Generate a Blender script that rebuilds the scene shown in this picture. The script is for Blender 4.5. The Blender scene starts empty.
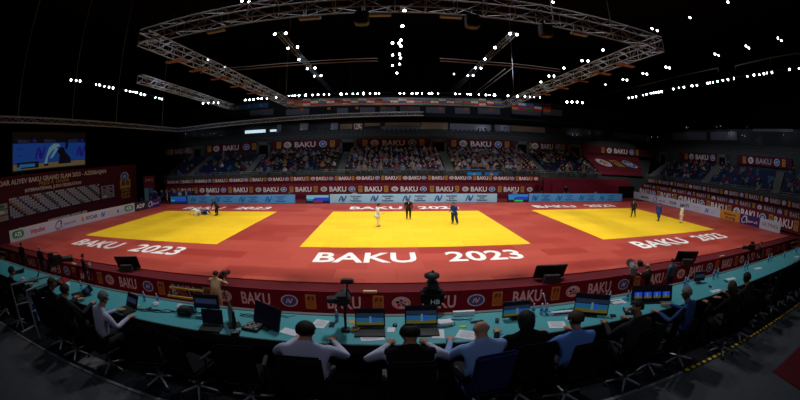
import bpy, bmesh, math, random
from mathutils import Matrix, Vector
R = random.Random(7)
SC = bpy.context.scene
COL = SC.collection
PI = math.pi

# ---------------------------------------------------------------- camera (wide fisheye, 134 degrees across)
CP = Vector((-1.7402, -20.7858, 5.2346)); YAW, PIT, ROL = 0.0325, 0.1185, -0.0012; K1, K3 = 1.0778, 0.0946
_cy, _sy, _cp, _sp = math.cos(YAW), math.sin(YAW), math.cos(PIT), math.sin(PIT)
_f = Vector((_sy*_cp, _cy*_cp, -_sp)); _r0 = Vector((_cy, -_sy, 0)); _u0 = _r0.cross(_f)
_r = _r0*math.cos(ROL)+_u0*math.sin(ROL); _u = -_r0*math.sin(ROL)+_u0*math.cos(ROL)
cd = bpy.data.cameras.new('camera'); co = bpy.data.objects.new('camera', cd); COL.objects.link(co); SC.camera = co
co.matrix_world = Matrix(((_r.x, _u.x, -_f.x, CP.x), (_r.y, _u.y, -_f.y, CP.y), (_r.z, _u.z, -_f.z, CP.z), (0, 0, 0, 1)))
cd.lens = 7.6
cd.type = 'PANO'; cd.panorama_type = 'FISHEYE_LENS_POLYNOMIAL'
cd.sensor_width = 36; cd.sensor_height = 18; cd.sensor_fit = 'HORIZONTAL'
cd.fisheye_fov = math.radians(175)
cd.fisheye_polynomial_k0 = 0; cd.fisheye_polynomial_k1 = -K1/18; cd.fisheye_polynomial_k2 = 0
cd.fisheye_polynomial_k3 = -K3/18**3; cd.fisheye_polynomial_k4 = 0
cd.clip_start = 0.05; cd.clip_end = 400

def at(u, v, z=None, y=None, x=None):
    """the point of the place seen at (u, v) on a given level or wall plane"""
    a = (u-400)/400; b = (200-v)/400; r = math.hypot(a, b) or 1e-9; th = K1*r+K3*r**3
    w = _r*(a/r*math.sin(th))+_u*(b/r*math.sin(th))+_f*math.cos(th)
    t = (y-CP.y)/w.y if y is not None else (x-CP.x)/w.x if x is not None else (z-CP.z)/w.z
    return CP+w*t

# ---------------------------------------------------------------- materials
MAT = {}
def mat(name, col, rough=.6, metal=0, emit=0, noise=0, nscale=8, spec=.3, alpha=None, ecol=None):
    if name in MAT: return MAT[name]
    m = bpy.data.materials.new(name); m.use_nodes = True; nt = m.node_tree; b = nt.nodes['Principled BSDF']
    b.inputs['Base Color'].default_value = (*col, 1); b.inputs['Roughness'].default_value = rough
    b.inputs['Metallic'].default_value = metal; b.inputs['Specular IOR Level'].default_value = spec
    if emit:
        b.inputs['Emission Color'].default_value = (*(ecol or col), 1); b.inputs['Emission Strength'].default_value = emit
    if noise:
        tc = nt.nodes.new('ShaderNodeTexCoord'); n = nt.nodes.new('ShaderNodeTexNoise'); n.inputs['Scale'].default_value = nscale; n.inputs['Detail'].default_value = 3
        mr = nt.nodes.new('ShaderNodeMapRange'); mr.inputs['To Min'].default_value = 1-noise; mr.inputs['To Max'].default_value = 1+noise
        mx = nt.nodes.new('ShaderNodeMix'); mx.data_type = 'RGBA'; mx.blend_type = 'MULTIPLY'; mx.inputs['Factor'].default_value = 1
        mx.inputs[6].default_value = (*col, 1)
        nt.links.new(tc.outputs['Object'], n.inputs['Vector']); nt.links.new(n.outputs['Fac'], mr.inputs['Value'])
        nt.links.new(mr.outputs[0], mx.inputs[7]); nt.links.new(mx.outputs[2], b.inputs['Base Color'])
    if alpha is not None: b.inputs['Alpha'].default_value = alpha
    MAT[name] = m; return m

def tile_mat(name, c1, c2, w, h, rough=.5):
    """rectangular tatami of two close tones with fine dark joints"""
    m = bpy.data.materials.new(name); m.use_nodes = True; nt = m.node_tree; b = nt.nodes['Principled BSDF']
    tc = nt.nodes.new('ShaderNodeTexCoord'); br = nt.nodes.new('ShaderNodeTexBrick')
    br.offset = .5; br.squash = 1
    br.inputs['Scale'].default_value = 1; br.inputs['Brick Width'].default_value = w; br.inputs['Row Height'].default_value = h
    br.inputs['Mortar Size'].default_value = .012; br.inputs['Mortar Smooth'].default_value = .5
    br.inputs['Color1'].default_value = (*c1, 1); br.inputs['Color2'].default_value = (*c2, 1)
    br.inputs['Mortar'].default_value = (*[x*.72 for x in c1], 1)
    n = nt.nodes.new('ShaderNodeTexNoise'); n.inputs['Scale'].default_value = .35; n.inputs['Detail'].default_value = 4
    mr = nt.nodes.new('ShaderNodeMapRange'); mr.inputs['To Min'].default_value = .88; mr.inputs['To Max'].default_value = 1.12
    mx = nt.nodes.new('ShaderNodeMix'); mx.data_type = 'RGBA'; mx.blend_type = 'MULTIPLY'; mx.inputs['Factor'].default_value = 1
    nt.links.new(tc.outputs['Object'], br.inputs['Vector']); nt.links.new(tc.outputs['Object'], n.inputs['Vector'])
    nt.links.new(n.outputs['Fac'], mr.inputs['Value']); nt.links.new(br.outputs['Color'], mx.inputs[6]); nt.links.new(mr.outputs[0], mx.inputs[7])
    nt.links.new(mx.outputs[2], b.inputs['Base Color']); b.inputs['Roughness'].default_value = rough; b.inputs['Specular IOR Level'].default_value = .35
    MAT[name] = m; return m

tile_mat('red_tatami', (.34, .033, .022), (.47, .072, .050), 2.8, 1.4)
tile_mat('yellow_tatami', (.90, .56, .010), (.96, .63, .016), 2.8, 1.4)
mat('carpet_red', (.095, .005, .010), .95, noise=.25, nscale=3)
mat('banner_red', (.145, .005, .020), .7, noise=.12, nscale=1.5)
mat('banner_dark', (.085, .006, .020), .8)
mat('arena_red', (.16, .008, .012), .9, noise=.2)
mat('white_print', (.80, .80, .80), .7); mat('grey_print', (.42, .40, .44), .7); mat('gold', (.55, .30, .07), .6); mat('gold_dark', (.16, .07, .02), .7)
mat('blue_print', (.03, .16, .52), .6); mat('navy', (.01, .02, .12), .7); mat('cyan_print', (.0, .28, .80), .6)
mat('board_blue', (.12, .48, .98), .6); mat('board_pale', (.40, .78, 1.0), .6); mat('board_white', (.55, .56, .70), .7)
mat('board_purple', (.06, .015, .16), .7); mat('board_black', (.025, .025, .035), .7); mat('board_orange', (.62, .26, .03), .7)
mat('green_print', (.02, .28, .12), .7); mat('red_print', (.55, .02, .03), .7); mat('black_print', (.02, .02, .03), .7); mat('purple_print', (.10, .02, .22), .7)
mat('black_plastic', (.010, .010, .012), .5, spec=.4); mat('black_cloth', (.007, .007, .009), .9, noise=.3, spec=.1); mat('dark_grey', (.03, .03, .034), .6)
mat('mid_grey', (.14, .14, .15), .6); mat('chrome', (.30, .31, .35), .35); mat('steel', (.20, .21, .24), .45)
mat('truss_alu', (.17, .20, .25), .5); mat('orange_strap', (.16, .05, .015), .8); mat('rail_brown', (.06, .028, .02), .8)
mat('concrete', (.11, .12, .12), .9, noise=.2, nscale=2); mat('concrete_green', (.045, .062, .060), .9, noise=.2, nscale=2)
mat('concrete_dark', (.022, .024, .028), .95, noise=.2); mat('hall_black', (.006, .006, .007), 1, spec=0)
mat('curtain', (.007, .008, .014), 1, spec=.02); mat('carpet_dark', (.012, .013, .018), 1, noise=.3, spec=.05); mat('walkway_grey', (.075, .078, .09), .95, noise=.2, nscale=5, spec=.1)
mat('panel_grey', (.17, .17, .22), .8); mat('glass_grey', (.11, .12, .16), .35); mat('beige_wall_glow', (.16, .11, .07), .9, emit=.03)  # the beige suite walls get a faint painted glow; they are no lamps
mat('turquoise', (.075, .37, .43), .45, noise=.06, nscale=2); mat('paper', (.72, .74, .82), .8); mat('paper_ink', (.25, .26, .3), .8); mat('sticky_green', (.35, .6, .05), .8)
mat('bottle_blue', (.30, .55, .80), .15, spec=.6); mat('label_blue', (.05, .25, .6), .5); mat('cable', (.012, .012, .014), .6); mat('yellow_edge', (.60, .40, .03), .8)
mat('skin', (.50, .26, .17), .6); mat('skin_tan', (.36, .18, .10), .6); mat('hair_black', (.010, .008, .008), .7); mat('hair_grey', (.16, .15, .14), .8); mat('hair_brown', (.05, .028, .015), .7)
mat('gi_white', (.82, .83, .88), .85, noise=.08); mat('gi_blue', (.012, .045, .26), .85, noise=.15); mat('suit_black', (.010, .010, .013), .85); mat('shoe', (.01, .01, .01), .4)
mat('shirt_white', (.52, .52, .72), .85, noise=.06); mat('shirt_light_blue', (.24, .38, .72), .85); mat('shirt_blue', (.10, .22, .62), .85); mat('jacket_blue', (.02, .06, .20), .9)
mat('teal_shirt', (.03, .10, .15), .9); mat('beige_cloth', (.34, .24, .14), .9, noise=.1); mat('blue_fabric', (.008, .012, .09), .9); mat('trousers_dark', (.012, .012, .02), .9); mat('cream', (.5, .38, .24), .8); mat('lip', (.32, .10, .09), .6); mat('eye', (.02, .015, .015), .3)
for n, c in dict(blue=(.008, .018, .07), red=(.13, .010, .014), yellow=(.18, .16, .08), teal=(.03, .13, .17)).items(): mat('seat_'+n, c, .5)
for n, c in dict(white=(.36, .36, .42), black=(.015, .015, .02), navy=(.02, .035, .12), grey=(.14, .14, .16), red=(.26, .03, .04), tan=(.28, .18, .11), sky=(.07, .16, .32), green=(.05, .14, .09)).items(): mat('top_'+n, c, .9)
mat('lamp_glow', (1, 1, 1), emit=22, ecol=(.86, .92, 1)); mat('lamp_big', (1, 1, 1), emit=40, ecol=(.88, .94, 1))
mat('lamp_dim', (1, 1, 1), emit=4, ecol=(.8, .88, 1)); mat('window_glow', (.5, .6, .7), emit=1.0, ecol=(.55, .72, .85)); mat('sign_orange', (.5, .14, .04), .8, emit=.04)
def emi(n, c, s=.4): return mat(n, (0, 0, 0), .4, emit=s, ecol=c)
emi('scr_black', (.002, .002, .006)); emi('scr_blue', (.008, .06, .30)); emi('scr_purple', (.02, .008, .22)); emi('scr_tan', (.17, .12, .055)); emi('scr_white', (.16, .30, .38)); emi('scr_text', (.03, .04, .11)); emi('scr_cyan', (.02, .16, .36)); emi('scr_red', (.6, .04, .05)); emi('scr_green', (.04, .9, .16)); emi('scr_sky', (.06, .40, 1.0)); emi('scr_royal', (.02, .10, .9)); emi('scr_yellow', (.16, .15, .02)); emi('scr_dim', (.02, .035, .07)); emi('scr_pale', (.4, .8, 1.0))

# ---------------------------------------------------------------- geometry helpers
def frame(P0, P1, up=Vector((0, 0, 1))):
    P0, P1 = Vector(P0), Vector(P1); x = (P1-P0).normalized(); y = up.cross(x).normalized(); z = x.cross(y)
    return Matrix(((x.x, y.x, z.x, P0.x), (x.y, y.y, z.y, P0.y), (x.z, y.z, z.z, P0.z), (0, 0, 0, 1))), (P1-P0).length

class MB:
    def __init__(s, mats): s.bm = bmesh.new(); s.mats = [mats] if isinstance(mats, str) else list(mats)
    def mi(s, m):
        if m is None: return 0
        if m not in s.mats: s.mats.append(m)
        return s.mats.index(m)
    def _fin(s, vs, m, M):
        i = s.mi(m)
        if M is not None: bmesh.ops.transform(s.bm, matrix=M, verts=vs)
        for f in {f for v in vs for f in v.link_faces}: f.material_index = i
    def box(s, c, d, m=None, M=None, bev=0):
        vs = bmesh.ops.create_cube(s.bm, size=1)['verts']
        bmesh.ops.transform(s.bm, matrix=Matrix.Translation(c) @ Matrix.Diagonal((d[0], d[1], d[2], 1)), verts=vs)
        if bev:
            r = bmesh.ops.bevel(s.bm, geom=list({e for v in vs for e in v.link_edges}), offset=bev, segments=2, affect='EDGES')
            vs = list({v for f in r['faces'] for v in f.verts} | {v for v in vs if v.is_valid})
        s._fin(vs, m, M); return s
    def bar(s, p, q, r, m=None, n=6, r2=None):
        p, q = Vector(p), Vector(q); d = q-p; L = d.length
        if L < 1e-6: return s
        vs = bmesh.ops.create_cone(s.bm, cap_ends=True, segments=n, radius1=r, radius2=r if r2 is None else r2, depth=L)['verts']
        s._fin(vs, m, Matrix.Translation((p+q)/2) @ d.to_track_quat('Z', 'Y').to_matrix().to_4x4()); return s
    def path(s, pts, r, m=None, n=6):
        for a, b in zip(pts, pts[1:]): s.bar(a, b, r, m, n)
        return s
    def ball(s, c, d, m=None, u=12, v=8):
        vs = bmesh.ops.create_uvsphere(s.bm, u_segments=u, v_segments=v, radius=1)['verts']
        s._fin(vs, m, Matrix.Translation(c) @ Matrix.Diagonal((d[0], d[1], d[2], 1))); return s
    def poly(s, pts, m=None):
        vs = [s.bm.verts.new(p) for p in pts]; f = s.bm.faces.new(vs); f.material_index = s.mi(m); return s
    def prism(s, pts, d, m=None):
        """closed outline in the local x-z plane, given thickness d along y"""
        a = [s.bm.verts.new((p[0], 0, p[1])) for p in pts]; b = [s.bm.verts.new((p[0], d, p[1])) for p in pts]; k = s.mi(m); n = len(pts)
        fs = [s.bm.faces.new(a), s.bm.faces.new(list(reversed(b)))]+[s.bm.faces.new((a[i], b[i], b[(i+1) % n], a[(i+1) % n])) for i in range(n)]
        for f in fs: f.material_index = k
        return s
    def disc(s, x, z, rx, rz, m, y=0, n=24, d=.006):
        return s.slab([(x+rx*math.cos(2*PI*i/n), z+rz*math.sin(2*PI*i/n)) for i in range(n)], y, d, m)
    def slab(s, pts, y, d, m):
        a = [s.bm.verts.new((p[0], y-d, p[1])) for p in pts]; b = [s.bm.verts.new((p[0], y, p[1])) for p in pts]; k = s.mi(m); n = len(pts)
        for f in [s.bm.faces.new(a), s.bm.faces.new(list(reversed(b)))]+[s.bm.faces.new((a[i], b[i], b[(i+1) % n], a[(i+1) % n])) for i in range(n)]: f.material_index = k
        return s
    def stroke(s, pts, w, y, m, d=.006):
        for a, b in zip(pts, pts[1:]):
            a, b = Vector(a), Vector(b); t = (b-a).normalized()*w*.5; n = Vector((-t.y, t.x)); a = a-t*.5; b = b+t*.5
            s.slab([(a-n), (b-n), (b+n), (a+n)], y, d, m)
        return s
    def lathe(s, prof, m=None, n=16, c=(0, 0, 0)):
        rings = [[s.bm.verts.new((c[0]+r*math.cos(2*PI*i/n), c[1]+r*math.sin(2*PI*i/n), c[2]+z)) for i in range(n)] for r, z in prof]; k = s.mi(m)
        fs = [s.bm.faces.new((A[i], A[(i+1) % n], B[(i+1) % n], B[i])) for A, B in zip(rings, rings[1:]) for i in range(n)]
        fs += [s.bm.faces.new(list(reversed(rings[0]))), s.bm.faces.new(rings[-1])]
        for f in fs: f.material_index = k
        return s
    def text(s, st, x, z, cap, m, y=0, width=None, bold=True, d=.006):
        """raised lettering, centred on x, cap height 'cap', baseline z"""
        me, w = text_mesh(st, bold); sx = (width/w) if width else cap
        n0 = len(s.bm.verts); s.bm.from_mesh(me); s.bm.verts.ensure_lookup_table(); vs = s.bm.verts[n0:]
        s._fin(vs, m, Matrix.Translation((x, y, z)) @ Matrix.Diagonal((sx, d, cap, 1))); return s
    def mesh(s, name, smooth=False):
        me = bpy.data.meshes.new(name); bmesh.ops.recalc_face_normals(s.bm, faces=s.bm.faces[:]); s.bm.to_mesh(me); s.bm.free()
        for m in s.mats: me.materials.append(MAT[m])
        if smooth: me.polygons.foreach_set('use_smooth', [True]*len(me.polygons))
        return me
    def obj(s, name, parent=None, smooth=False, M=None): return link(name, s.mesh(name, smooth), parent, M)

def link(name, me, parent=None, M=None):
    o = bpy.data.objects.new(name, me); COL.objects.link(o)
    if parent: o.parent = parent
    if M is not None: o.matrix_local = M
    return o

_TX = {}
def text_mesh(st, bold=True):
    k = (st, bold)
    if k not in _TX:
        c = bpy.data.curves.new('lettering', 'FONT'); c.body = st; c.align_x = 'CENTER'; c.resolution_u = 3; c.extrude = .5
        if bold: c.offset = .022
        o = bpy.data.objects.new('lettering', c); COL.objects.link(o); bpy.context.view_layer.update()
        me = bpy.data.meshes.new_from_object(o.evaluated_get(bpy.context.evaluated_depsgraph_get())); bpy.data.objects.remove(o)
        me.transform(Matrix.Rotation(PI/2, 4, 'X'))
        xs = [v.co.x for v in me.vertices]; cx = (min(xs)+max(xs))/2
        me.transform(Matrix.Diagonal((1/.69, 1, 1/.69, 1)) @ Matrix.Translation((-cx, -.5, 0)))
        for p in me.polygons: p.material_index = 0
        me.materials.clear(); _TX[k] = (me, (max(xs)-min(xs))/.69)
    return _TX[k]

def tag(o, label=None, cat=None, group=None, kind=None):
    if label: o['label'] = label
    if cat: o['category'] = cat
    if group: o['group'] = group
    if kind: o['kind'] = kind
    return o
def thing(name, label, cat, loc=(0, 0, 0), rz=0, group=None, M=None):
    o = bpy.data.objects.new(name, None); COL.objects.link(o); o.empty_display_size = .2
    if M is not None: o.matrix_world = M
    else: o.location = loc; o.rotation_euler.z = rz
    return tag(o, label, cat, group)
def struct(name, mb, M=None, parent=None): return tag(mb.obj(name, parent, M=M), kind='structure' if not parent else None)
def dup(o, loc=None, rz=None, label=None, group=None, parent=None, M=None):
    c = o.copy(); COL.objects.link(c)
    if parent: c.parent = parent
    if loc is not None: c.location = loc
    if rz is not None: c.rotation_euler.z = rz
    if M is not None: c.matrix_world = M
    if label: c['label'] = label
    if group: c['group'] = group
    for ch in list(o.children): dup(ch, parent=c)
    return c

# ---------------------------------------------------------------- emblems (flat prints on banners)
def swoosh(mb, x, z, r, m, y, d=.006):
    w = r*.28
    mb.stroke([(x-.80*r, z-.55*r), (x-.62*r, z-.05*r), (x-.38*r, z+.42*r), (x-.12*r, z+.50*r), (x+.06*r, z+.15*r), (x+.16*r, z-.18*r)], w, y, m, d)
    mb.stroke([(x-.18*r, z-.02*r), (x-.04*r, z-.38*r), (x+.20*r, z-.52*r), (x+.44*r, z-.20*r), (x+.66*r, z+.22*r), (x+.82*r, z+.60*r)], w, y, m, d)
def emblem_blue(w, h):
    mb = MB('white_print'); mb.disc(0, 0, w, h, 'white_print', 0, d=.01); mb.disc(0, 0, w*.84, h*.84, 'blue_print', -.01, d=.005); swoosh(mb, 0, 0, h*.62, 'white_print', -.015)
    return mb.mesh('federation_emblem')
def emblem_rings(w, h):
    mb = MB('white_print'); mb.disc(0, 0, w, h, 'white_print', 0, d=.01); mb.disc(0, 0, w*.86, h*.86, 'mid_grey', -.01, d=.004); mb.disc(0, 0, w*.8, h*.8, 'white_print', -.014, d=.004)
    for i, m in enumerate(('blue_print', 'black_print', 'red_print', 'green_print', 'gold')):
        a = PI/2+i*2*PI/5; mb.disc(w*.42*math.cos(a), h*.42*math.sin(a), w*.22, h*.22, m, -.018, 10)
    mb.disc(0, 0, w*.16, h*.16, 'red_print', -.018, 10)
    return mb.mesh('judo_emblem')
def emblem_gold(w, h):
    mb = MB('gold'); mb.slab([(-w, -h), (w, -h), (w, h), (-w, h)], 0, .01, 'gold'); 
    mb.slab([(-w*.8, h*.2), (-w*.1, h*.2), (w*.1, h*.8), (-w*.5, h*.75)], -.01, .004, 'gold_dark'); mb.slab([(w*.1, h*.2), (w*.75, h*.2), (w*.6, h*.75), (w*.3, h*.8)], -.01, .004, 'gold_dark')
    for k, t in enumerate(('WORLD', 'JUDO', 'TOUR')): mb.text(t, 0, -h*(.12+.33*k), h*.22, 'gold_dark', -.01, width=w*1.5)
    return mb.mesh('gold_emblem')
def word_mesh(t, cap, width=None, m='white_print', bold=True):
    mb = MB(m); mb.text(t, 0, -cap/2, cap, m, 0, width, bold, .012); return mb.mesh('lettering')

def baku_banner(name, label, P0, P1, h, cap, step, start=0, group=None, back='banner_red', text='white_print', phase=0, d=.05, wr=3.6, anchor=None):
    """red banner with a repeating row: BAKU, gold block, judo emblem, BAKU, federation emblem, gold block"""
    M, L = frame(P0, P1); r = thing(name, label, 'banner', M=M, group=group)
    mb = MB(back); mb.box((L/2, d/2, h/2), (L, d, h)); mb.obj('banner_sheet', r)
    z = h*.5; W = word_mesh('BAKU', cap, cap*wr, text); B = emblem_blue(cap*.72, cap*.52); J = emblem_rings(cap*.72, cap*.52); G = emblem_gold(cap*.42, cap*.62)
    if anchor is not None: start = (anchor-Vector(P0).x) % (2*step)-2*step
    x = start; i = phase
    while x < L-cap*1.5:
        if x > cap*1.9: link('lettering', W, r, Matrix.Translation((x, 0, z)))
        seq = ((G, .36), (J, .60)) if i % 2 == 0 else ((B, .40), (G, .64))
        for me, fr in seq:
            xx = x+step*fr
            if cap < xx < L-cap: link('gold_emblem' if me is G else 'judo_emblem' if me is J else 'federation_emblem', me, r, Matrix.Translation((xx, 0, z)))
        x += step; i += 1
    return r

# ================================================================ THE SETTING
struct('floor', MB('arena_red').box((0, 12, -1.1), (150, 90, .2)))
struct('ceiling', MB('hall_black').box((0, 12, 26.1), (150, 90, .2)))
struct('wall_back', MB('hall_black').box((0, 57.2, 12.5), (150, .4, 27)))
struct('wall_left', MB('hall_black').box((-74.8, 12, 12.5), (.4, 90, 27)))
struct('wall_right', MB('hall_black').box((74.8, 12, 12.5), (.4, 90, 27)))
struct('wall_front', MB('hall_black').box((0, -32.8, 12.5), (150, .4, 27)))

# competition platform
PL, PR_, PN, PF = -33.4, 34.3, -6.1, 20.2
pl = thing('competition_platform', 'long raised platform covered in red tatami with three yellow contest areas', 'platform', (0, 0, 0))
MB('carpet_red').box((.45, 6.6, -.54), (PR_-PL+2.6, 27.2, .96)).obj('platform_base', pl)
MB('red_tatami').box(((PL+PR_)/2, (PN+PF)/2, -.03), (PR_-PL, PF-PN, .06)).obj('safety_mat', pl)
for cx, lab in ((-19.65, 'left'), (0, 'middle'), (19.65, 'right')):
    o = MB('yellow_tatami').box((0, 0, .004), (14, 14, .012)).obj('contest_mat')
    o.location = (cx, 7, 0)
    tag(o, {'left': 'yellow contest area where two judoka grapple on the ground', 'middle': 'middle yellow contest area with referee standing between two judoka', 'right': 'yellow contest area nearest the orange and purple boards'}[lab], 'mat', 'yellow contest mats')
    for y0, cap in ((-10.05, 1.8), (8.55, 1.8)):
        for t, xx, w in (('BAKU', -2.95, 5.3), ('2023', 3.4, 4.2)):
            q = MB('white_print'); q.text(t, 0, 0, cap, 'white_print', 0, w, True, .008)
            q.obj('lettering', o, M=Matrix.Translation((xx, y0, .006)) @ Matrix.Rotation(-PI/2, 4, 'X'))
# front banner of the platform
baku_banner('platform_banner', 'long crimson banner with repeated white BAKU along the platform front', (PL-.9, -7.06, -1.0), (PR_+.9, -7.06, -1.0), .94, .52, 3.82, anchor=-3.54, wr=2.6)
# ---------------------------------------------------------------- low boards around the platform
def board(label, P0, P1, h, m, cat='advertising board', group=None, d=.12, name='advertising_board'):
    M, L = frame(P0, P1); r = thing(name, label, cat, M=M, group=group)
    MB(m).box((L/2, d/2, h/2), (L, d, h), bev=.01).obj('board_panel', r); return r, L
def prt(r, name, mb, x=0, z=0): return mb.obj(name, r, M=Matrix.Translation((x, -.001, z)))
def fed_logo(r, x, h, sm, tm):
    q = MB(sm); swoosh(q, 0, 0, h*.50, sm, 0, .01); prt(r, 'swoosh_logo', q, x, h*.5)
    q = MB(tm)
    for k, t in enumerate(('Azerbaijan', 'Judo', 'Federation')): q.text(t, 0, h*(.68-.25*k), h*.19, tm, 0, h*(1.25, .6, 1.25)[k], True, .01); 
    prt(r, 'lettering', q, x+h*1.5, 0)
YB = 20.45
def X(u, v=200, y=YB): return at(u, v, y=y).x
r, L = board('light blue board with four logos behind the grappling judoka', (X(187.5), YB, 0), (X(295), YB, 0), 1.0, 'board_blue', group='advertising boards along the far side')
for k in range(4): fed_logo(r, 1.0+k*(L-1)/4+ (.2 if k else 0), 1.0, 'cyan_print', 'blue_print')
r, L = board('pale cyan board with five dark blue logos behind the middle mat', (X(330), YB, 0), (X(497), YB, 0), 1.0, 'board_pale', group='advertising boards along the far side')
for k in range(5): fed_logo(r, 1.45+k*(L-1.2)/5, 1.0, 'blue_print', 'navy')
r, L = board('light blue board with four logos on the far side of the right mat', (X(529), YB, 0), (X(622), YB, 0), 1.0, 'board_blue', group='advertising boards along the far side')
for k in range(4): fed_logo(r, .8+k*(L-1)/4, 1.0, 'cyan_print', 'blue_print')
def scoreboard(label, u0, u1, mode):
    M, L = frame((X(u0), YB-.05, 0), (X(u1), YB-.05, 0)); r = thing('scoreboard', label, 'scoreboard', M=M, group='electronic scoreboards on the far side')
    MB('black_plastic').box((L/2, .12, .5), (L, .24, 1.0), bev=.02).obj('casing', r)
    q = MB('scr_sky'); c = L/2
    q.slab([(.05, .05), (L-.05, .05), (L-.05, .95), (.05, .95)], 0, .004, 'scr_dim')
    q.slab([(.08, .5), (L-.08, .5), (L-.08, .93), (.08, .93)], -.004, .004, {0: 'scr_cyan', 1: 'scr_pale', 2: 'scr_sky'}[mode])
    q.slab([(L*.36, .3), (L-.08, .3), (L-.08, .66), (L*.36, .66)], -.008, .004, 'scr_royal')
    q.slab([(L*.05, .3), (L*.3, .3), (L*.3, .5), (L*.05, .5)], -.008, .004, 'scr_sky')
    q.slab([(L*.32, .08), (L*.72, .08), (L*.72, .28), (L*.32, .28)], -.008, .004, {0: 'scr_dim', 1: 'scr_red', 2: 'scr_green'}[mode])
    q.obj('display', r)
scoreboard('electronic scoreboard left of the blue board by the crowded entrance', 170.5, 187, 0)
scoreboard('electronic scoreboard with a red panel beside the pale cyan board', 306, 329.5, 1)
scoreboard('electronic scoreboard with a green panel left of the right-hand blue board', 507.5, 528.5, 2)
# left side boards
LA, LB = Vector((-33.35, -5.6, 0)), Vector((-30.6, 17.4, 0))
def lp(t): return LA.lerp(LB, t)
r, L = board('long white sponsor board along the left edge of the platform', lp(0), lp(.81), 1.0, 'board_white', group='advertising boards along the left edge')
def oval(r, x, s=1, t='AZE', m='green_print'):
    q = MB(m); n = 20
    pts = [(s*(.45*(1 if math.cos(a) > 0 else -1)+.32*math.cos(a)), s*.32*math.sin(a)) for a in [2*PI*(i+.5)/n for i in range(n)]]
    q.slab(pts, 0, .01, m); prt(r, 'green_oval', q, x, .58)
    q = MB('white_print'); q.text(t, 0, -.16, .32, 'white_print', -.01, .95); prt(r, 'lettering', q, x, .58)
    q = MB('grey_print'); q.text('AZERBAIJAN', 0, 0, .09, 'grey_print', 0, .8, False); prt(r, 'small_lettering', q, x, .12)
def words(r, t, x, z, cap, m, w, bold=True): q = MB(m); q.text(t, 0, 0, cap, m, 0, w, bold, .01); prt(r, 'lettering', q, x, z)
def drop_a(r, x, z, s, m):
    q = MB(m); q.stroke([(s*.5*math.cos(a)*1.1+s*.25*math.sin(a), s*.5*math.sin(a)) for a in [2*PI*i/16 for i in range(15)]], s*.13, 0, m); q.stroke([(s*.45, s*.45), (s*.42, -.1*s), (s*.6, -.45*s)], s*.13, 0, m); prt(r, 'swoosh_logo', q, x, z)
oval(r, 1.1); words(r, 'impulse', 3.7, .34, .42, 'red_print', 1.9)
drop_a(r, 6.6, .5, .75, 'purple_print'); words(r, 'azercell', 8.2, .36, .26, 'purple_print', 1.6, False)
q = MB('gold'); q.slab([(-.14, -.25), (.14, -.25), (.2, 0), (.02, .35), (-.18, .05)], 0, .01, 'gold'); q.slab([(0, -.2), (.12, -.1), (.08, .15)], -.01, .004, 'red_print'); prt(r, 'flame_logo', q, 10.1, .5)
words(r, 'SOCAR', 11.5, .34, .34, 'black_print', 1.8); q = MB('blue_print'); swoosh(q, 0, 0, .42, 'blue_print', 0, .01); prt(r, 'swoosh_logo', q, 13.3, .5)
words(r, 'Azerbaijan', 14.5, .55, .15, 'grey_print', 1.1, False); words(r, 'Judo', 14.3, .3, .15, 'grey_print', .6, False)
q = MB('green_print'); q.disc(0, 0, .16, .2, 'green_print'); prt(r, 'leaf_logo', q, 15.8, .5); words(r, 'vipclub', 16.8, .4, .24, 'grey_print', 1.2, False)
oval(r, L-.45-.6)
q = MB('yellow_edge')
q.box((L/2, .06, 1.01), (L, .05, .03), 'yellow_edge')
q.obj('edge_tape', r)
r, L = board('black sponsor board between the white and the purple board, platform corner', lp(.81), lp(.915), 1.0, 'board_black', group='advertising boards along the left edge'); words(r, 'ADF', L/2-.1, .3, .45, 'white_print', 1.6)
r, L = board('purple sponsor board at the far end of the left edge', lp(.915), lp(1.03), 1.0, 'board_purple', group='advertising boards along the left edge'); drop_a(r, .6, .5, .6, 'white_print'); words(r, 'azercell', 1.65, .38, .24, 'white_print', 1.3, False)
# right side boards: far end to near end
RA, RB = at(641, 199.5, z=0), at(778, 234.5, z=0)
RA = Vector((34.75, 24.3, 0)); RB = Vector((34.15, -4.75, 0))
def ypx(u, v): return at(u, v, z=0).y
def rp(y): return RA.lerp(RB, (RA.y-y)/(RA.y-RB.y))
yO, yP, yW = 5.0, 1.6, -1.6
r, L = board('long white sponsor board along the right edge of the platform', rp(24.0), rp(yO), 1.0, 'board_white', group='advertising boards along the right edge')
words(r, 'bakinfm', 3.0, .33, .36, 'black_print', 2.0); drop_a(r, 5.6, .5, .7, 'purple_print'); words(r, 'azercell', 7.2, .35, .24, 'purple_print', 1.4, False); words(r, 'SOCAR', 9.7, .34, .36, 'black_print', 1.5)
words(r, 'JudoTV', 12.2, .32, .42, 'black_print', 1.9); words(r, 'AZERBAIJAN', 14.6, .5, .2, 'grey_print', 1.5, False); words(r, 'partner', 14.6, .25, .12, 'grey_print', 1.2, False)
q = MB('blue_print'); swoosh(q, 0, 0, .42, 'blue_print', 0, .01); prt(r, 'swoosh_logo', q, 16.6, .5); words(r, 'Azerbaijan', 17.8, .52, .15, 'grey_print', 1.0, False); words(r, 'Judo', 17.6, .28, .13, 'grey_print', .6, False)
r, L = board('orange sponsor board between the white and the purple board', rp(yO), rp(yP), 1.0, 'board_orange', group='advertising boards along the right edge'); words(r, 'impact', L/2, .55, .25, 'black_print', 2.0); words(r, 'in.org', L/2+.1, .15, .32, 'black_print', 1.6)
r, L = board('purple sponsor board beside the orange board', rp(yP), rp(yW), 1.0, 'board_purple', group='advertising boards along the right edge'); drop_a(r, .75, .5, .7, 'white_print'); words(r, 'azercell', 2.0, .3, .26, 'white_print', 1.6, False)
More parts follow.
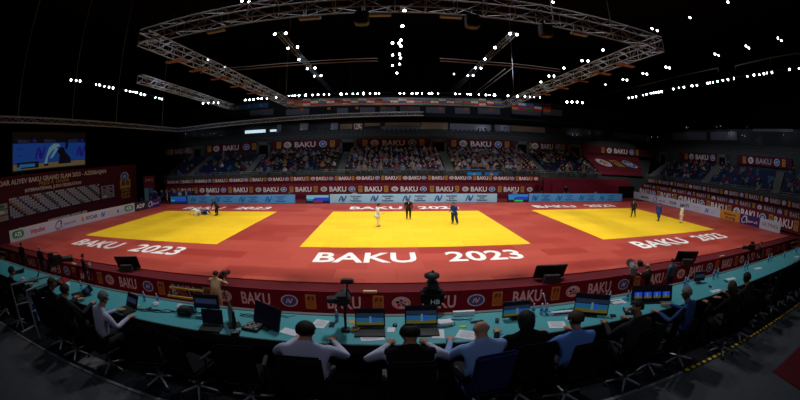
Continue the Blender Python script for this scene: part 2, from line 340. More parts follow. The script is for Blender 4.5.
r, L = board('white sponsor board at the near end of the right edge', rp(yW), rp(-4.75), 1.0, 'board_white', group='advertising boards along the right edge'); words(r, 'OLTINGI', L/2, .36, .32, 'black_print', 2.5, False)

# ================================================================ FAR STAND AND RIGHT STAND
# lower red walls with banner rows
struct('wall_1', MB('banner_red').box((-2.5, 27.2, .9), (66, .3, 3.8)))
baku_banner('stand_banner', 'tall red banner with large white BAKU behind the far boards', at(166, 196, y=24.2), at(534, 195, y=24.2), 1.45, .58, 4.37, anchor=-3.53, group='red banners below the far stand')
baku_banner('stand_banner', 'narrow red banner with small BAKU along the far stand parapet', (-35.6, 26.3, 2.1), (19.2, 26.3, 2.1), .72, .42, 2.98, anchor=-1.32, group='red banners below the far stand')
# plain red hoarding at the right of the far stand
q = MB('banner_red'); q.box((27.5, 26.2, 1.1), (16, .2, 3.0)); q.box((26.5, 25.4, 1.0), (12, .15, 1.9)); struct('trim_1', q)
q = MB('hall_black'); q.box((34.2, 26.0, .5), (4.2, .5, 2.2)); struct('door_1', q)
# right stepped wall with three rows of text
A1, A2 = Vector((36.3, 24.6, .36)), Vector((35.6, -9.4, .12))
baku_banner('stand_banner', 'tall red banner with large white BAKU behind the right-hand boards', A1, A2, 1.5, .78, 5.45, start=1.75, phase=1, wr=3.7, group='red banners below the right stand')
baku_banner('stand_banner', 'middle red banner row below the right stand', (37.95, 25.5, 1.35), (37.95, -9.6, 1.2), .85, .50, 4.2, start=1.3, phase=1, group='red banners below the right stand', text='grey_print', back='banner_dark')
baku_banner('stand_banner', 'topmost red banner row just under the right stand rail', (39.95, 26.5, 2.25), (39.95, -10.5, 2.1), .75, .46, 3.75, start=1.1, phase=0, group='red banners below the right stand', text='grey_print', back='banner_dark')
q = MB('banner_dark'); q.box((37.2, 7.5, .1), (1.1, 36, 2.2)); struct('wall_2', q)
q = MB('banner_dark'); q.box((38.9, 7.5, .5), (1.5, 37, 3.0)); struct('wall_9', q)
q = MB('banner_dark'); q.box((41.0, 7.5, .9), (1.7, 38, 3.8)); struct('wall_10', q)

NR, DR, RI = 11, .72, .262
def rake(name, P0, P1, back, extra=0):
    """concrete steps along P0->P1 rising towards 'back'"""
    M, L = frame(P0, P1); q = MB('concrete_green')
    for i in range(NR): q.box((L/2, i*DR+(NR-i)*DR/2+.3, i*RI/2-.4+0), (L, (NR-i)*DR+.6, i*RI+.8) )
    q.box((L/2, .02, .2), (L, .12, .42), 'concrete_green')
    return struct(name, q, M), M, L
_, MBK, LBK = rake('trim_2', (-36.2, 27.0, 2.9), (30.0, 27.0, 2.9), 1)
_, MRT, LRT = rake('trim_3', (42.0, 29.5, 2.9), (42.0, -13, 2.9), 1)
# corner fill below the covered block
q = MB('concrete_green'); q.poly([(30, 27, 2.9), (42, 29, 2.9), (51, 38, 6.0), (30, 36, 6.0)]); q.poly([(30, 27, -1), (42, 29, -1), (42, 29, 2.9), (30, 27, 2.9)]); struct('trim_4', q)

# aisles (light concrete stairs)
AF = ((-31.2, 1.1), (-21.3, 1.1), (-7.85, 1.1), (6.5, 1.2), (20.0, 1.2))
for k, (xa, wd) in enumerate(AF):
    q = MB('concrete')
    for i in range(NR*2): q.box((xa, 27.0+i*DR/2+DR/4, 2.96+i*RI/2), (wd, DR/2+.02, .5)); 
    struct('trim_%d' % (10+k), q)
AR = ((14.6, 1.6), (.4, 1.6), (28.2, 1.6))
for k, (ya, wd) in enumerate(AR):
    q = MB('concrete')
    for i in range(NR*2): q.box((42+i*DR/2+DR/4, ya+.12*i, 2.96+i*RI/2), (DR/2+.02, wd, .5))
    struct('trim_%d' % (20+k), q)

# stand seats
def seat_bm(q, M, m):
    q.box((0, .28, .30), (.46, .40, .07), m, M); q.box((0, .48, .52), (.46, .07, .42), m, M); q.box((0, .40, .14), (.10, .12, .28), 'dark_grey', M)
SEATM = {n: None for n in ('blue', 'red', 'yellow', 'teal')}
for n in SEATM:
    q = MB('seat_'+n); seat_bm(q, None, 'seat_'+n); SEATM[n] = q.mesh('stadium_chair')
def rnd_col(): return R.choices(('blue', 'red', 'yellow', 'teal'), (72, 9, 9, 10))[0]
seats = []
for i in range(NR):
    for k in range(int(LBK/.72)):
        x = .4+k*.72; w = MBK @ Vector((x, i*DR+.05, i*RI)); 
        if any(abs(w.x-xa) < wd/2+.25 for xa, wd in AF): continue
        seats.append((w, 0, 'far'))
    for k in range(int(LRT/.72)):
        x = .4+k*.72; w = MRT @ Vector((x, i*DR+.05, i*RI))
        if any(abs(w.y-ya-.24*i) < wd/2+.25 for ya, wd in AR) or w.y < -7.5: continue
        seats.append((w, -PI/2, 'right'))
# ---------------------------------------------------------------- spectators: one seated figure, copied with the top's colour
def skin_mesh(name, J, E, rad, mats, mf, sub=1):
    me = bpy.data.meshes.new(name); me.from_pydata(J, E, []); o = bpy.data.objects.new(name, me); COL.objects.link(o)
    md = o.modifiers.new('s', 'SKIN'); md.use_smooth_shade = True; md.branch_smoothing = .6
    for i, sv in enumerate(me.skin_vertices[0].data):
        r = rad[i]; sv.radius = r if isinstance(r, tuple) else (r, r); sv.use_root = (i == 0)
    s2 = o.modifiers.new('u', 'SUBSURF'); s2.levels = sub; s2.render_levels = sub
    bpy.context.view_layer.update()
    out = bpy.data.meshes.new_from_object(o.evaluated_get(bpy.context.evaluated_depsgraph_get())); bpy.data.objects.remove(o)
    out.materials.clear()
    for m in mats: out.materials.append(MAT[m])
    segs = [(Vector(J[a]), Vector(J[b]), mf(a, b)) for a, b in E]
    for p in out.polygons:
        c = p.center; best = 1e9; bi = 0
        for a, b, k in segs:
            ab = b-a; t = max(0, min(1, (c-a).dot(ab)/max(ab.length_squared, 1e-9))); dd = (a+ab*t-c).length
            if dd < best: best, bi = dd, k
        p.material_index = bi; p.use_smooth = True
    return out

def body(name, P, mats, hands=0, wide=1.0, nose=True, sub=1, short=False):
    lw = P.get('legs', 1.0)
    """one continuous figure. P: joint positions; mats: (top, trousers, skin, shoes)"""
    J, rad, E, tg = [], [], [], {}
    def v(n, p, r): J.append(tuple(p)); rad.append(r); tg[n] = len(J)-1; return tg[n]
    def e(a, b): E.append((tg[a], tg[b]))
    g = lambda n: Vector(P[n])
    v('pel', g('pel'), (.15*wide, .115)); v('spi', g('pel').lerp(g('che'), .5), (.145*wide, .11)); v('che', g('che'), (.165*wide, .12)); v('nec', g('nec'), .066)
    e('pel', 'spi'); e('spi', 'che'); e('che', 'nec')
    hd = g('head'); up = (hd-g('nec')).normalized(); fw = Vector(P.get('look', (0, 1, 0))).normalized()
    v('jaw', hd-up*.07+fw*.012, (.062, .070)); v('head', hd, (.078, .092)); v('crown', hd+up*.042-fw*.006, (.078, .090)); v('top', hd+up*.076-fw*.008, (.048, .056)); e('nec', 'jaw'); e('jaw', 'head'); e('head', 'crown'); e('crown', 'top')
    for s, S in ((-1, 'l'), (1, 'r')):
        v('sh'+S, g('sh'+S), .072); v('el'+S, g('el'+S), .048); v('wr'+S, g('wr'+S), .031)
        e('che', 'sh'+S); e('sh'+S, 'el'+S); e('el'+S, 'wr'+S)
        hv = g('hd'+S)-g('wr'+S); hl = hv.normalized()
        v('pa'+S, g('wr'+S)+hv*.55, .034); e('wr'+S, 'pa'+S)
        if hands:
            pn = Vector(P.get('palm', (0, 0, -1))); sd = hl.cross(pn).normalized()*(-1 if s > 0 else 1)
            for f in range(4):
                o = (f-1.5)*.021; b = g('wr'+S)+hv*.75+sd*o; L = (.062, .074, .070, .052)[f]
                v('f%d%s' % (f, S), b, .011); v('g%d%s' % (f, S), b+hl*L*.55+pn*.004, .0095); v('h%d%s' % (f, S), b+hl*L+pn*.022, .008)
                e('pa'+S, 'f%d%s' % (f, S)); e('f%d%s' % (f, S), 'g%d%s' % (f, S)); e('g%d%s' % (f, S), 'h%d%s' % (f, S))
            b = g('wr'+S)+hv*.35-sd*.03; v('t0'+S, b, .012); v('t1'+S, b+hl*.035-sd*.025, .010); v('t2'+S, b+hl*.06-sd*.028+pn*.01, .008)
            e('pa'+S, 't0'+S); e('t0'+S, 't1'+S); e('t1'+S, 't2'+S)
        else:
            v('fi'+S, g('hd'+S), .020); e('pa'+S, 'fi'+S)
        v('hi'+S, g('hi'+S), .088*wide); v('kn'+S, g('kn'+S), .058*lw); v('an'+S, g('an'+S), .040*(1+(lw-1)*.8)); v('to'+S, g('to'+S), .034)
        e('pel', 'hi'+S); e('hi'+S, 'kn'+S); e('kn'+S, 'an'+S); e('an'+S, 'to'+S)
    if nose:
        v('no', hd+fw*.098-up*.012, .014); e('head', 'no')
        rt = fw.cross(up).normalized()
        for s, S in ((-1, 'l'), (1, 'r')): v('ea'+S, hd+rt*s*.086-up*.012-fw*.008, (.010, .022)); e('head', 'ea'+S)
    names = {i: n for n, i in tg.items()}
    def mf(a, b):
        nb = names[b]
        if nb[:2] in ('kn',) or nb in ('hil', 'hir'): return 1
        if nb[:2] == 'an': return 1
        if nb[:2] == 'to' and nb != 'top': return 3
        if len(mats) > 4 and nb[:2] in ('el', 'wr'): return 4
        if nb in ('spi', 'che') or nb[:2] in ('sh', 'el'): return 0
        if nb in ('nec',): return 0
        if nb[:2] == 'wr': return 2 if short else 0
        return 2
    return skin_mesh(name, J, E, rad, mats, mf, sub)

def std(pel=(0, 0, .92), lean=0, **k):
    """default joints of a standing figure facing +y; lean tips the trunk forwards"""
    p = Vector(pel); M = Matrix.Rotation(-lean, 3, 'X')
    def t(x, y, z): return p+M @ Vector((x, y, z))
    P = dict(pel=p, che=t(0, 0, .42), nec=t(0, .01, .57), head=t(0, .035, .70), shl=t(-.20, 0, .48), shr=t(.20, 0, .48),
             ell=t(-.228, -.02, .20), elr=t(.228, -.02, .20), wrl=t(-.235, .08, -.04), wrr=t(.245, .08, -.04), hdl=t(-.235, .11, -.17), hdr=t(.235, .11, -.17), legs=1.3,
             hil=(p.x-.10, p.y, p.z-.04), hir=(p.x+.10, p.y, p.z-.04), knl=(-.105, .03, .49), knr=(.105, .03, .49), anl=(-.105, -.02, .09), anr=(.105, -.02, .09), tol=(-.12, .15, .035), tor=(.12, .15, .035))
    P.update({a: (b if a == 'legs' else Vector(b)) for a, b in k.items()}); return P

def hair_mesh(c, up, fw, m, style='short'):
    q = MB(m); rt = fw.cross(up).normalized(); c = Vector(c)
    Mx = Matrix(((rt.x, fw.x, up.x), (rt.y, fw.y, up.y), (rt.z, fw.z, up.z)))
    bm = q.bm; vs = bmesh.ops.create_uvsphere(bm, u_segments=16, v_segments=12, radius=1)['verts']
    def keep(p):
        if style == 'short': return p.z > (.45 if p.y > .45 else -.05 if p.y > -.1 else -.55)
        if style == 'long': return p.z > (.5 if p.y > .45 else -1.1)
        if style == 'balding': return p.z > -.5 and p.y < .45 and (p-Vector((0, -.35, .93))).length > .40
        return p.z > .15
    bmesh.ops.delete(bm, geom=[v for v in vs if not keep(v.co)], context='VERTS')
    ext = bmesh.ops.solidify(bm, geom=bm.faces[:], thickness=.12)
    for v in bm.verts:
        p = v.co.copy(); l = p.length
        p = Vector((p.x*.093, p.y*.106-.004, p.z*.106+.012))
        if style == 'long' and v.co.z < 0: p.z -= .10*(-v.co.z); p.y -= .01
        v.co = c+Mx @ p
    return q.mesh('hair', True)

def person(label, loc, rz, P, mats, hair=('hair_black', 'short'), group=None, hands=0, wide=1.12, face=True, sub=1, cat='person', short=False, extra=None, name='person'):
    me = body('body', P, mats, hands, wide, True, sub, short)
    r = thing(name, label, cat, loc, rz, group); link('body', me, r)
    hd = Vector(P['head']); up = (hd-Vector(P['nec'])).normalized(); fw = Vector(P.get('look', (0, 1, 0))).normalized(); fw = (fw-up*fw.dot(up)).normalized()
    if hair: link('hair', hair_mesh(hd, up, fw, hair[0], hair[1]), r)
    if face:
        rt = fw.cross(up).normalized()
        for s in (-1, 1): MB('eye').ball(hd+fw*.088+rt*s*.032+up*.012, (.011, .011, .009), u=8, v=6).obj('eye', r)
        MB('lip').ball(hd+fw*.082-up*.05, (.024, .012, .008), u=8, v=6).obj('mouth', r)
    if extra: extra(r, P)
    return r

def sit_pose(**k):
    P = std((0, 0, .50)); P.update(che=Vector((0, -.03, .92)), nec=Vector((0, -.01, 1.07)), head=Vector((0, .03, 1.20)), shl=Vector((-.2, -.03, .98)), shr=Vector((.2, -.03, .98)), ell=Vector((-.27, .06, .72)), elr=Vector((.27, .06, .72)),
        wrl=Vector((-.16, .27, .62)), wrr=Vector((.16, .27, .62)), hdl=Vector((-.09, .36, .62)), hdr=Vector((.09, .36, .62)), hil=Vector((-.1, .05, .49)), hir=Vector((.1, .05, .49)), knl=Vector((-.13, .45, .50)), knr=Vector((.13, .45, .50)),
        anl=Vector((-.13, .42, .09)), anr=Vector((.13, .42, .09)), tol=Vector((-.14, .58, .04)), tor=Vector((.14, .58, .04)))
    P.update({a: (b if a == 'legs' else Vector(b)) for a, b in k.items()}); return P
SPEC = {}
for n in ('white', 'black', 'navy', 'grey', 'red', 'tan', 'sky', 'green'):
    me = body('spectator', sit_pose(), ('top_'+n, 'trousers_dark', 'skin', 'shoe'), 0, 1.25, False, 0)
    bm = bmesh.new(); bm.from_mesh(me); h = bmesh.ops.create_uvsphere(bm, u_segments=8, v_segments=6, radius=.115)['verts']
    me.materials.append(MAT['hair_black'])
    bmesh.ops.transform(bm, matrix=Matrix.Translation((0, -.0, 1.235)) @ Matrix.Diagonal((1.0, 1.05, .9, 1)), verts=h)
    for f in {f for v in h for f in v.link_faces}: f.material_index = 4
    bm.to_mesh(me); bm.free(); SPEC[n] = me
dist = lambda w: (w-CP).length
occ = set()
def crowd_prob(w, side):
    if side == 'far':
        x = w.x
        if x < -30: return .0
        if x < -21: return .10
        if x < -8: return .38
        if x < 6.5: return .88
        if x < 20: return .90
        return .45
    if 14.5 < w.y < 28: return .22 if w.z > 3.8 else .1
    return .035
order = sorted(range(len(seats)), key=lambda i: dist(seats[i][0]))
spect = []
for i in order:
    w, rz, side = seats[i]
    if R.random() < crowd_prob(w, side): spect.append(i); occ.add(i)
empty = [i for i in order if i not in occ]
where = {'far': 'far stand', 'right': 'right-hand stand'}
DESC = dict(white='a white top', black='black clothing', navy='a navy top', grey='a grey top', red='a red top', tan='a tan top', sky='a light blue top', green='a dark green top')
def place(w, side):
    rows = ('lower rows', 'middle rows', 'upper rows')[min(2, int((w.z-2.9)/RI/3.7))]
    if side == 'far': b = 'leftmost far block' if w.x < -31 else 'sparse far block beside it, left' if w.x < -21 else 'half-filled far block' if w.x < -8 else 'crowded middle far block' if w.x < 6.5 else 'crowded far block right of middle' if w.x < 20 else 'far block beside the red tarpaulin'
    else: b = 'right stand beyond its far aisle' if w.y > 16 else 'right stand between its aisles' if w.y > 1 else 'right stand at its near end'
    return rows+', '+b.replace('sparse far block beside it, left', 'sparse second far block')
rest = {}
for k, i in enumerate(spect):
    w, rz, side = seats[i]; n = R.choices(list(SPEC), (14, 34, 20, 14, 5, 6, 5, 2))[0]
    # figures face the mats: the seated mesh faces +y, turn it to face down the rake
    Mx = Matrix.Translation(w+Vector((0, 0, -.05))) @ Matrix.Rotation(rz+PI+R.uniform(-.3, .3), 4, 'Z') @ Matrix.Translation((0, -.36, 0)) @ Matrix.Rotation(R.uniform(-.15, .15), 4, 'X') @ Matrix.Diagonal((1.1, 1, R.uniform(.92, 1.06), 1))
    if k < 300:
        o = link('spectator', SPEC[n]); o.matrix_world = Mx
        tag(o, 'spectator in %s, %s' % (DESC[n], place(w, side)), 'person', 'spectators in %s, %s' % (DESC[n], place(w, side)))
    else: rest.setdefault('c', []).append((n, Mx))
def merge(items, lib, name, label, cat):
    bm = bmesh.new(); mats = []
    for n, Mx in items:
        me = lib[n]; f0 = len(bm.faces); v0 = len(bm.verts); bm.from_mesh(me); bm.verts.ensure_lookup_table(); bm.faces.ensure_lookup_table()
        bmesh.ops.transform(bm, matrix=Mx, verts=bm.verts[v0:])
        idx = []
        for m in me.materials:
            if m not in mats: mats.append(m)
            idx.append(mats.index(m))
        for f in bm.faces[f0:]: f.material_index = idx[f.material_index]
    me = bpy.data.meshes.new(name); bm.to_mesh(me); bm.free()
    for m in mats: me.materials.append(m)
    return tag(link(name, me), label, cat, kind='stuff')
if rest.get('c'): merge(rest['c'], SPEC, 'crowd', 'rest of the seated crowd filling the upper rows of the far stand', 'crowd')
srest = []
allseats = order
CN = dict(blue='dark blue', red='dark red', yellow='pale yellow', teal='teal')
nind = 0
for i in allseats:
    w, rz, side = seats[i]; n = rnd_col(); Mx = Matrix.Translation(w) @ Matrix.Rotation(rz, 4, 'Z')
    if i not in occ and nind < 300:
        o = link('stadium_chair', SEATM[n]); o.matrix_world = Mx; nind += 1
        tag(o, 'empty %s plastic seat, %s' % (CN[n], place(w, side)), 'seat', 'empty %s seats, %s' % (CN[n], place(w, side)))
    else: srest.append((n, Mx))
merge(srest, SEATM, 'stadium_seating', 'remaining plastic seats in blue, red, yellow and teal', 'seating')

# stand rails
def rail(label, pts, h, post, m='steel', r=.025, group='stand handrails', name='handrail'):
    t = thing(name, label, 'handrail', pts[0], 0, group); o = Vector(pts[0])
    for hh in (h, h*.5):
        q = MB(m); q.path([Vector(p)-o+Vector((0, 0, hh)) for p in pts], r, m); q.obj('rail', t)
    n = 0
    for a, b in zip(pts, pts[1:]):
        a, b = Vector(a), Vector(b); k = max(1, int((b-a).length/post))
        for i in range(k+1):
            if n >= 95: break
            p = a.lerp(b, i/k)-o; MB(m).bar(p, p+Vector((0, 0, h)), r*.9).obj('post', t); n += 1
    return t
rail('grey handrail along the front of the far stand', [(-36.2, 26.95, 3.1), (30, 26.95, 3.1)], .45, 2.0)
rail('grey handrail along the front of the right-hand stand', [(41.9, 29, 3.1), (41.9, -10, 3.1)], .45, 2.0)

# red tarpaulin over the corner block
A, B, C_, D = Vector((30.2, 27.0, 3.25)), Vector((40.2, 28.2, 3.15)), Vector((45.6, 36.2, 6.4)), Vector((31.4, 36.1, 6.4))
t = thing('seat_cover', 'red tarpaulin with three emblems covering a corner block of seats', 'tarpaulin', A)
q = MB('banner_red'); n, m_ = 13, 12
def bl(s, u): return A.lerp(B, s).lerp(D.lerp(C_, s), u)-A
g = [[bl(i/n, j/m_)+Vector((0, 0, .09*(j % 2))) for i in range(n+1)] for j in range(m_+1)]
vv = [[q.bm.verts.new(p) for p in row] for row in g]
for j in range(m_):
    for i in range(n): q.bm.faces.new((vv[j][i], vv[j][i+1], vv[j+1][i+1], vv[j+1][i]))
q.obj('cover_sheet', t)
sx = (B-A).normalized(); sl = (D-A).normalized(); nz = sx.cross(sl).normalized(); sl2 = nz.cross(sx)
for s, me, nm in ((.24, emblem_rings(1.45, 1.75), 'judo_emblem'), (.5, emblem_gold(.95, 1.5), 'gold_emblem'), (.76, emblem_blue(1.45, 1.75), 'federation_emblem')):
    p = bl(s, .52)+nz*.16
    link(nm, me, t, Matrix(((sx.x, -nz.x, sl2.x, p.x), (sx.y, -nz.y, sl2.y, p.y), (sx.z, -nz.z, sl2.z, p.z), (0, 0, 0, 1))))

# banner band at the top of the lower tier, and the exits
YU = 36.3
def band(label, u0, u1, v0, v1, dim=False, plane='y', val=YU):
    a = at(u0, v0+8, **{plane: val}); b = at(u1, v1+8, **{plane: val}); a.z = b.z = (6.55 if plane == 'y' else 6.45)
    h = 1.45; cap = .80; M, L = frame(a, b); r = thing('tier_banner', label, 'banner', M=M, group='dark red banners at the top of the lower tier')
    MB('banner_dark').box((L/2, .06, h/2), (L, .12, h)).obj('banner_sheet', r)
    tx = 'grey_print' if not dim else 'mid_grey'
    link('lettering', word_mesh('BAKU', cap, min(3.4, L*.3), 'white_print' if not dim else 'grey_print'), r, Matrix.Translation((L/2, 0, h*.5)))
    for s, me, nm in ((-1, emblem_rings(.62, .5), 'judo_emblem'), (1, emblem_blue(.62, .5), 'federation_emblem')): link(nm, me, r, Matrix.Translation((L/2+s*min(2.9, L*.30), 0, h*.5)))
    for s in (-1, 1): link('gold_emblem', emblem_gold(.36, .5), r, Matrix.Translation((L/2+s*min(4.4, L*.43), 0, h*.5)))
band('dark red BAKU banner at the far left end of the upper band', 166, 193, 149, 148)
band('dark red BAKU banner above the mostly empty blue seats', 206, 258, 147, 143)
band('dark red BAKU banner above the half-filled block', 271, 341, 142.5, 140)
band('dark red BAKU banner above the crowded block left of centre', 356, 431, 140, 140)
band('dark red BAKU banner above the crowded block right of centre', 445, 515, 140, 142)
band('dark red BAKU banner above the thin block beside the red tarpaulin', 527, 566, 142.5, 145)
band('dark red BAKU banner above the red tarpaulin', 581, 654, 146, 151)
RX = 51.2
band('dark red BAKU banner at the far end of the right-hand stand', 679, 727, 151, 154, plane='x', val=RX)
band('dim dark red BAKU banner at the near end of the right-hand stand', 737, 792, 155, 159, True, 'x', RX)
q = MB('concrete_green'); q.box((0, 36.9, 7.1), (78, .8, 2.2)); struct('wall_3', q)
q = MB('concrete_green'); q.box((52.0, 12, 7.1), (.8, 50, 2.2)); struct('wall_4', q)
for k, (u, w) in enumerate(((199, 1.9), (264.5, 2.0), (348.5, 2.2), (438, 2.2), (521, 2.0), (573.5, 2.2))):
    x = at(u, 147, y=YU).x; M = Matrix.Translation((x, 36.0, 5.7)); q = MB('concrete')
    q.box((-w/2, 0, 1.05), (.35, .8, 2.1)); q.box((w/2, 0, 1.05), (.35, .8, 2.1)); q.box((0, 0, 1.95), (w+.3, .8, .5)); q.box((0, .2, .85), (w-.3, .5, 1.75), 'hall_black'); q.box((0, -.42, 1.98), (.9, .04, .22), 'glass_grey'); struct('door_%d' % (k+2), q, M)
for k, (yy) in enumerate((33.6, 16.8)):
    M = Matrix.Translation((50.9, yy, 5.6)); q = MB('concrete'); w = 2.0
    q.box((0, -w/2, 1.05), (.8, .35, 2.1)); q.box((0, w/2, 1.05), (.8, .35, 2.1)); q.box((0, 0, 1.95), (.8, w+.3, .5)); q.box((.2, 0, .85), (.5, w-.3, 1.75), 'hall_black'); struct('door_%d' % (k+9), q, M)

# upper tier, suites and roof edge
q = MB('concrete_green')
for i in range(5): q.box((0, 37.5+i*.9, 7.9+i*.15), (92, .9, .9+i*.3))
for i in range(5):
    for k in range(118): q.box((-45+k*.77, 37.3+i*.9, 8.45+i*.3), (.5, .1, .34), 'dark_grey')
struct('trim_30', q)
q = MB('concrete_green')
for i in range(5): q.box((52.5+i*.9, 12, 7.9+i*.15), (.9, 56, .9+i*.3))
for i in range(5):
    for k in range(64): q.box((52.3+i*.9, -12+k*.77, 8.45+i*.3), (.1, .5, .34), 'dark_grey')
struct('trim_31', q)
rail('thin pale rail in front of the upper tier on the far side', [(-45, 36.7, 8.2), (45, 36.7, 8.2)], .5, 3, m='concrete')
rail('thin pale rail in front of the upper tier on the right side', [(51.9, 36, 8.2), (51.9, -10, 8.2)], .5, 3, m='concrete')
YS = 42.5
def zz(u, v, y=YS): return at(u, v, y=y).z
def seg(q, u0, u1, v0, v1, m, y=YS, d=.3):
    a, b = at(u0, (v0+v1)/2, y=y), at(u1, (v0+v1)/2, y=y); z0, z1 = zz((u0+u1)/2, v1, y), zz((u0+u1)/2, v0, y); q.box(((a.x+b.x)/2, y+d/2, (z0+z1)/2), (abs(b.x-a.x), d, z1-z0), m)
q = MB('concrete_dark'); q.box((0, 43.3, 10.2), (110, .8, 3.6), 'concrete_dark'); q.box((0, 42.6, 11.7), (110, 2.2, .5), 'hall_black'); q.box((0, 41.6, 9.35), (100, .2, .3), 'concrete_green'); struct('wall_5', q)
for k, (a, b, c, d, m) in enumerate(((381, 421, 126.5, 132, 'panel_grey'), (450, 491, 124, 131, 'panel_grey'), (495, 510, 125, 132, 'panel_grey'), (300, 308, 123, 130, 'panel_grey'), (331, 338, 123, 130, 'panel_grey'), (277, 281, 124, 133, 'panel_grey'), (615, 648, 132, 140, 'glass_grey'), (365, 380, 123, 126, 'beige_wall_glow'), (385, 420, 122.5, 126, 'beige_wall_glow'), (421, 448, 122.5, 129, 'beige_wall_glow'), (511, 545, 126.5, 132, 'beige_wall_glow'), (340, 352, 124, 129, 'beige_wall_glow'), (354, 362, 123.5, 130, 'beige_wall_glow'), (245, 265, 130, 133, 'window_glow'), (270, 276, 129.5, 131.5, 'window_glow'))):
    q = MB(m); seg(q, a, b, c, d, m); struct('window_%d' % (k+1), q)
# upper grey wall panels behind the truss, with orange signs
q = MB('concrete_dark'); q.box((0, 48.5, 14), (110, .5, 5.5)); q.box((0, 45.7, 12.2), (110, 5.4, .5), 'concrete_dark'); struct('wall_6', q)
YG = 48
for k, (a, b) in enumerate(((250, 273), (286, 309), (337, 348), (360, 375), (380, 396), (400, 420), (426, 445), (455, 470), (478, 500), (512, 541), (543, 562))):
    q = MB('panel_grey'); seg(q, a, b, 106.5+abs(a-400)*.02, 112.5+abs(a-400)*.02, 'panel_grey', YG, .2); struct('trim_%d' % (40+k), q)
for u, v in ((302, 109.5), (329, 108.5), (357, 108), (384, 108), (411, 108), (440, 108.5), (466, 109), (491, 110)):
    p = at(u, v, y=YG-.1); o = MB('sign_orange').box((0, 0, 0), (.6, .05, .5), bev=.01).obj('orange_sign'); o.location = p; tag(o, 'small orange sign on the grey upper wall behind the flags', 'sign', 'orange signs on the upper wall')
# upper right: dark fascia with grey strip panels
q = MB('concrete_dark'); q.box((58.3, 12, 10.6), (.8, 60, 4.2)); struct('wall_7', q)
for k, (u0, u1, v0, v1) in enumerate(((673, 706, 133, 140), (711, 737, 132, 140), (753, 793, 129, 131.5))):
    a, b = at(u0, (v0+v1)/2, x=57.8), at(u1, (v0+v1)/2, x=57.8); z1, z0 = at(u0, v0, x=57.8).z, at(u0, v1, x=57.8).z
    q = MB('glass_grey'); q.box((57.8, (a.y+b.y)/2, (z0+z1)/2), (.2, abs(a.y-b.y), z1-z0)); struct('window_%d' % (20+k), q)

# flags hanging below the far truss beam
FC = [('red_print', 'white_print', 'red_print'), ('navy', 'white_print', 'red_print'), ('green_print', 'white_print', 'red_print'), ('black_print', 'red_print', 'gold'), ('blue_print', 'gold', 'blue_print'), ('white_print', 'blue_print', 'red_print'), ('white_print', 'red_print', 'white_print'), ('cyan_print', 'red_print', 'green_print')]
FN = ['red and white', 'navy, white and red', 'green, white and red', 'black, red and gold', 'blue and gold', 'white, blue and red', 'white with a red middle', 'sky blue, red and green']
cnt = {}
def flag(u, v, y, w, h, k, place):
    p = at(u, v, y=y); q = MB(FC[k][0]); n = 6
    for s in range(3):
        for i in range(n):
            xs = [(-.5+(i+j)/n)*w for j in (0, 1)]; ys = [.05*math.sin(3*x) for x in xs]; z0, z1 = h*(.5-s/3), h*(.5-(s+1)/3)
            q.poly([(xs[0], ys[0], z1), (xs[1], ys[1], z1), (xs[1], ys[1], z0), (xs[0], ys[0], z0)], FC[k][s])
    q.bar((-w/2, 0, h/2+.02), (w/2, 0, h/2+.02), .03, 'steel')
    o = q.obj('national_flag'); o.location = p; tag(o, '%s striped flag %s' % (FN[k], place), 'flag', 'national flags, %s, %s' % (FN[k], place))
for i in range(27): flag(290.5+i*8.0, 102.6-.9*math.sin((i+2)/30*PI), 24.9, .98, .85, (i*3+i//4) % 8, 'under the far truss beam')
for i, u in enumerate((516, 522, 530, 538, 547)): flag(u, 106+i*.6, 40, 1.5, 1.3, (i*2+3) % 8, 'right of the truss')
t = thing('blue_banner', 'dim blue banner with pale print high on the far wall, left of the flags', 'banner', at(249, 106.5, y=41)); MB('blue_print').box((0, 0, 0), (7.5, .05, .9)).obj('banner_sheet', t); 
for k in (-1, 0, 1): q = MB('grey_print'); swoosh(q, 0, 0, .35, 'grey_print', -.03, .01); q.obj('swoosh_logo', t, M=Matrix.Translation((k*2.4, 0, 0)))
for u, c, l in ((474.5, 'cyan_print', 'turquoise'), (491.5, 'blue_print', 'light blue')):
    p = at(u, 174.6, y=26.7); t = thing('hanging_flag', '%s flag draped over the far stand rail' % l, 'flag', p); q = MB(c); q.prism([(-.95, -.3), (.95, -.3), (.95, .3), (-.95, .3)], .03, c); q.obj('flag_cloth', t); q = MB('gold'); q.disc(0, 0, .2, .2, 'gold', -.0); q.obj('sun_print', t)

# ================================================================ RIGGING
def truss(label, pts, w, step=1.1, r=.035, name='lighting_truss', group='aluminium trusses'):
    """box truss: one thing, each straight run a section of four chords and zig-zag bracing"""
    t = thing(name, label, 'truss', pts[0], 0, group); o = Vector(pts[0])
    for a, b in zip(pts, pts[1:]):
        M, L = frame(Vector(a)-o, Vector(b)-o); q = MB('truss_alu'); h = w/2
        cs = [(-h, -h), (h, -h), (h, h), (-h, h)]
        for y, z in cs: q.bar(M @ Vector((0, y, z)), M @ Vector((L, y, z)), r, n=5)
        n = max(2, round(L/step))
        for i in range(n):
            x0, x1 = L*i/n, L*(i+1)/n
            for k in range(4):
                p, s = cs[k], cs[(k+1) % 4]
                if i % 2: p, s = s, p
                q.bar(M @ Vector((x0, *p)), M @ Vector((x1, *s)), r*.55, n=4)
                q.bar(M @ Vector((x0, *cs[k])), M @ Vector((x0, *cs[(k+1) % 4])), r*.55, n=4)
        q.obj('truss_section', t)
    return t
ZT = 12.0
TW = .72; F1, F2 = Vector((-14.6, -5.9, ZT)), Vector((13.0, -5.9, ZT)); B1, B2 = Vector((-13.9, 24.2, ZT)), Vector((13.0, 24.2, ZT))
truss('large rectangular truss hung high over the mats', [F1, F2, B2, B1, F1], .72, 1.3)
TL = -30.9
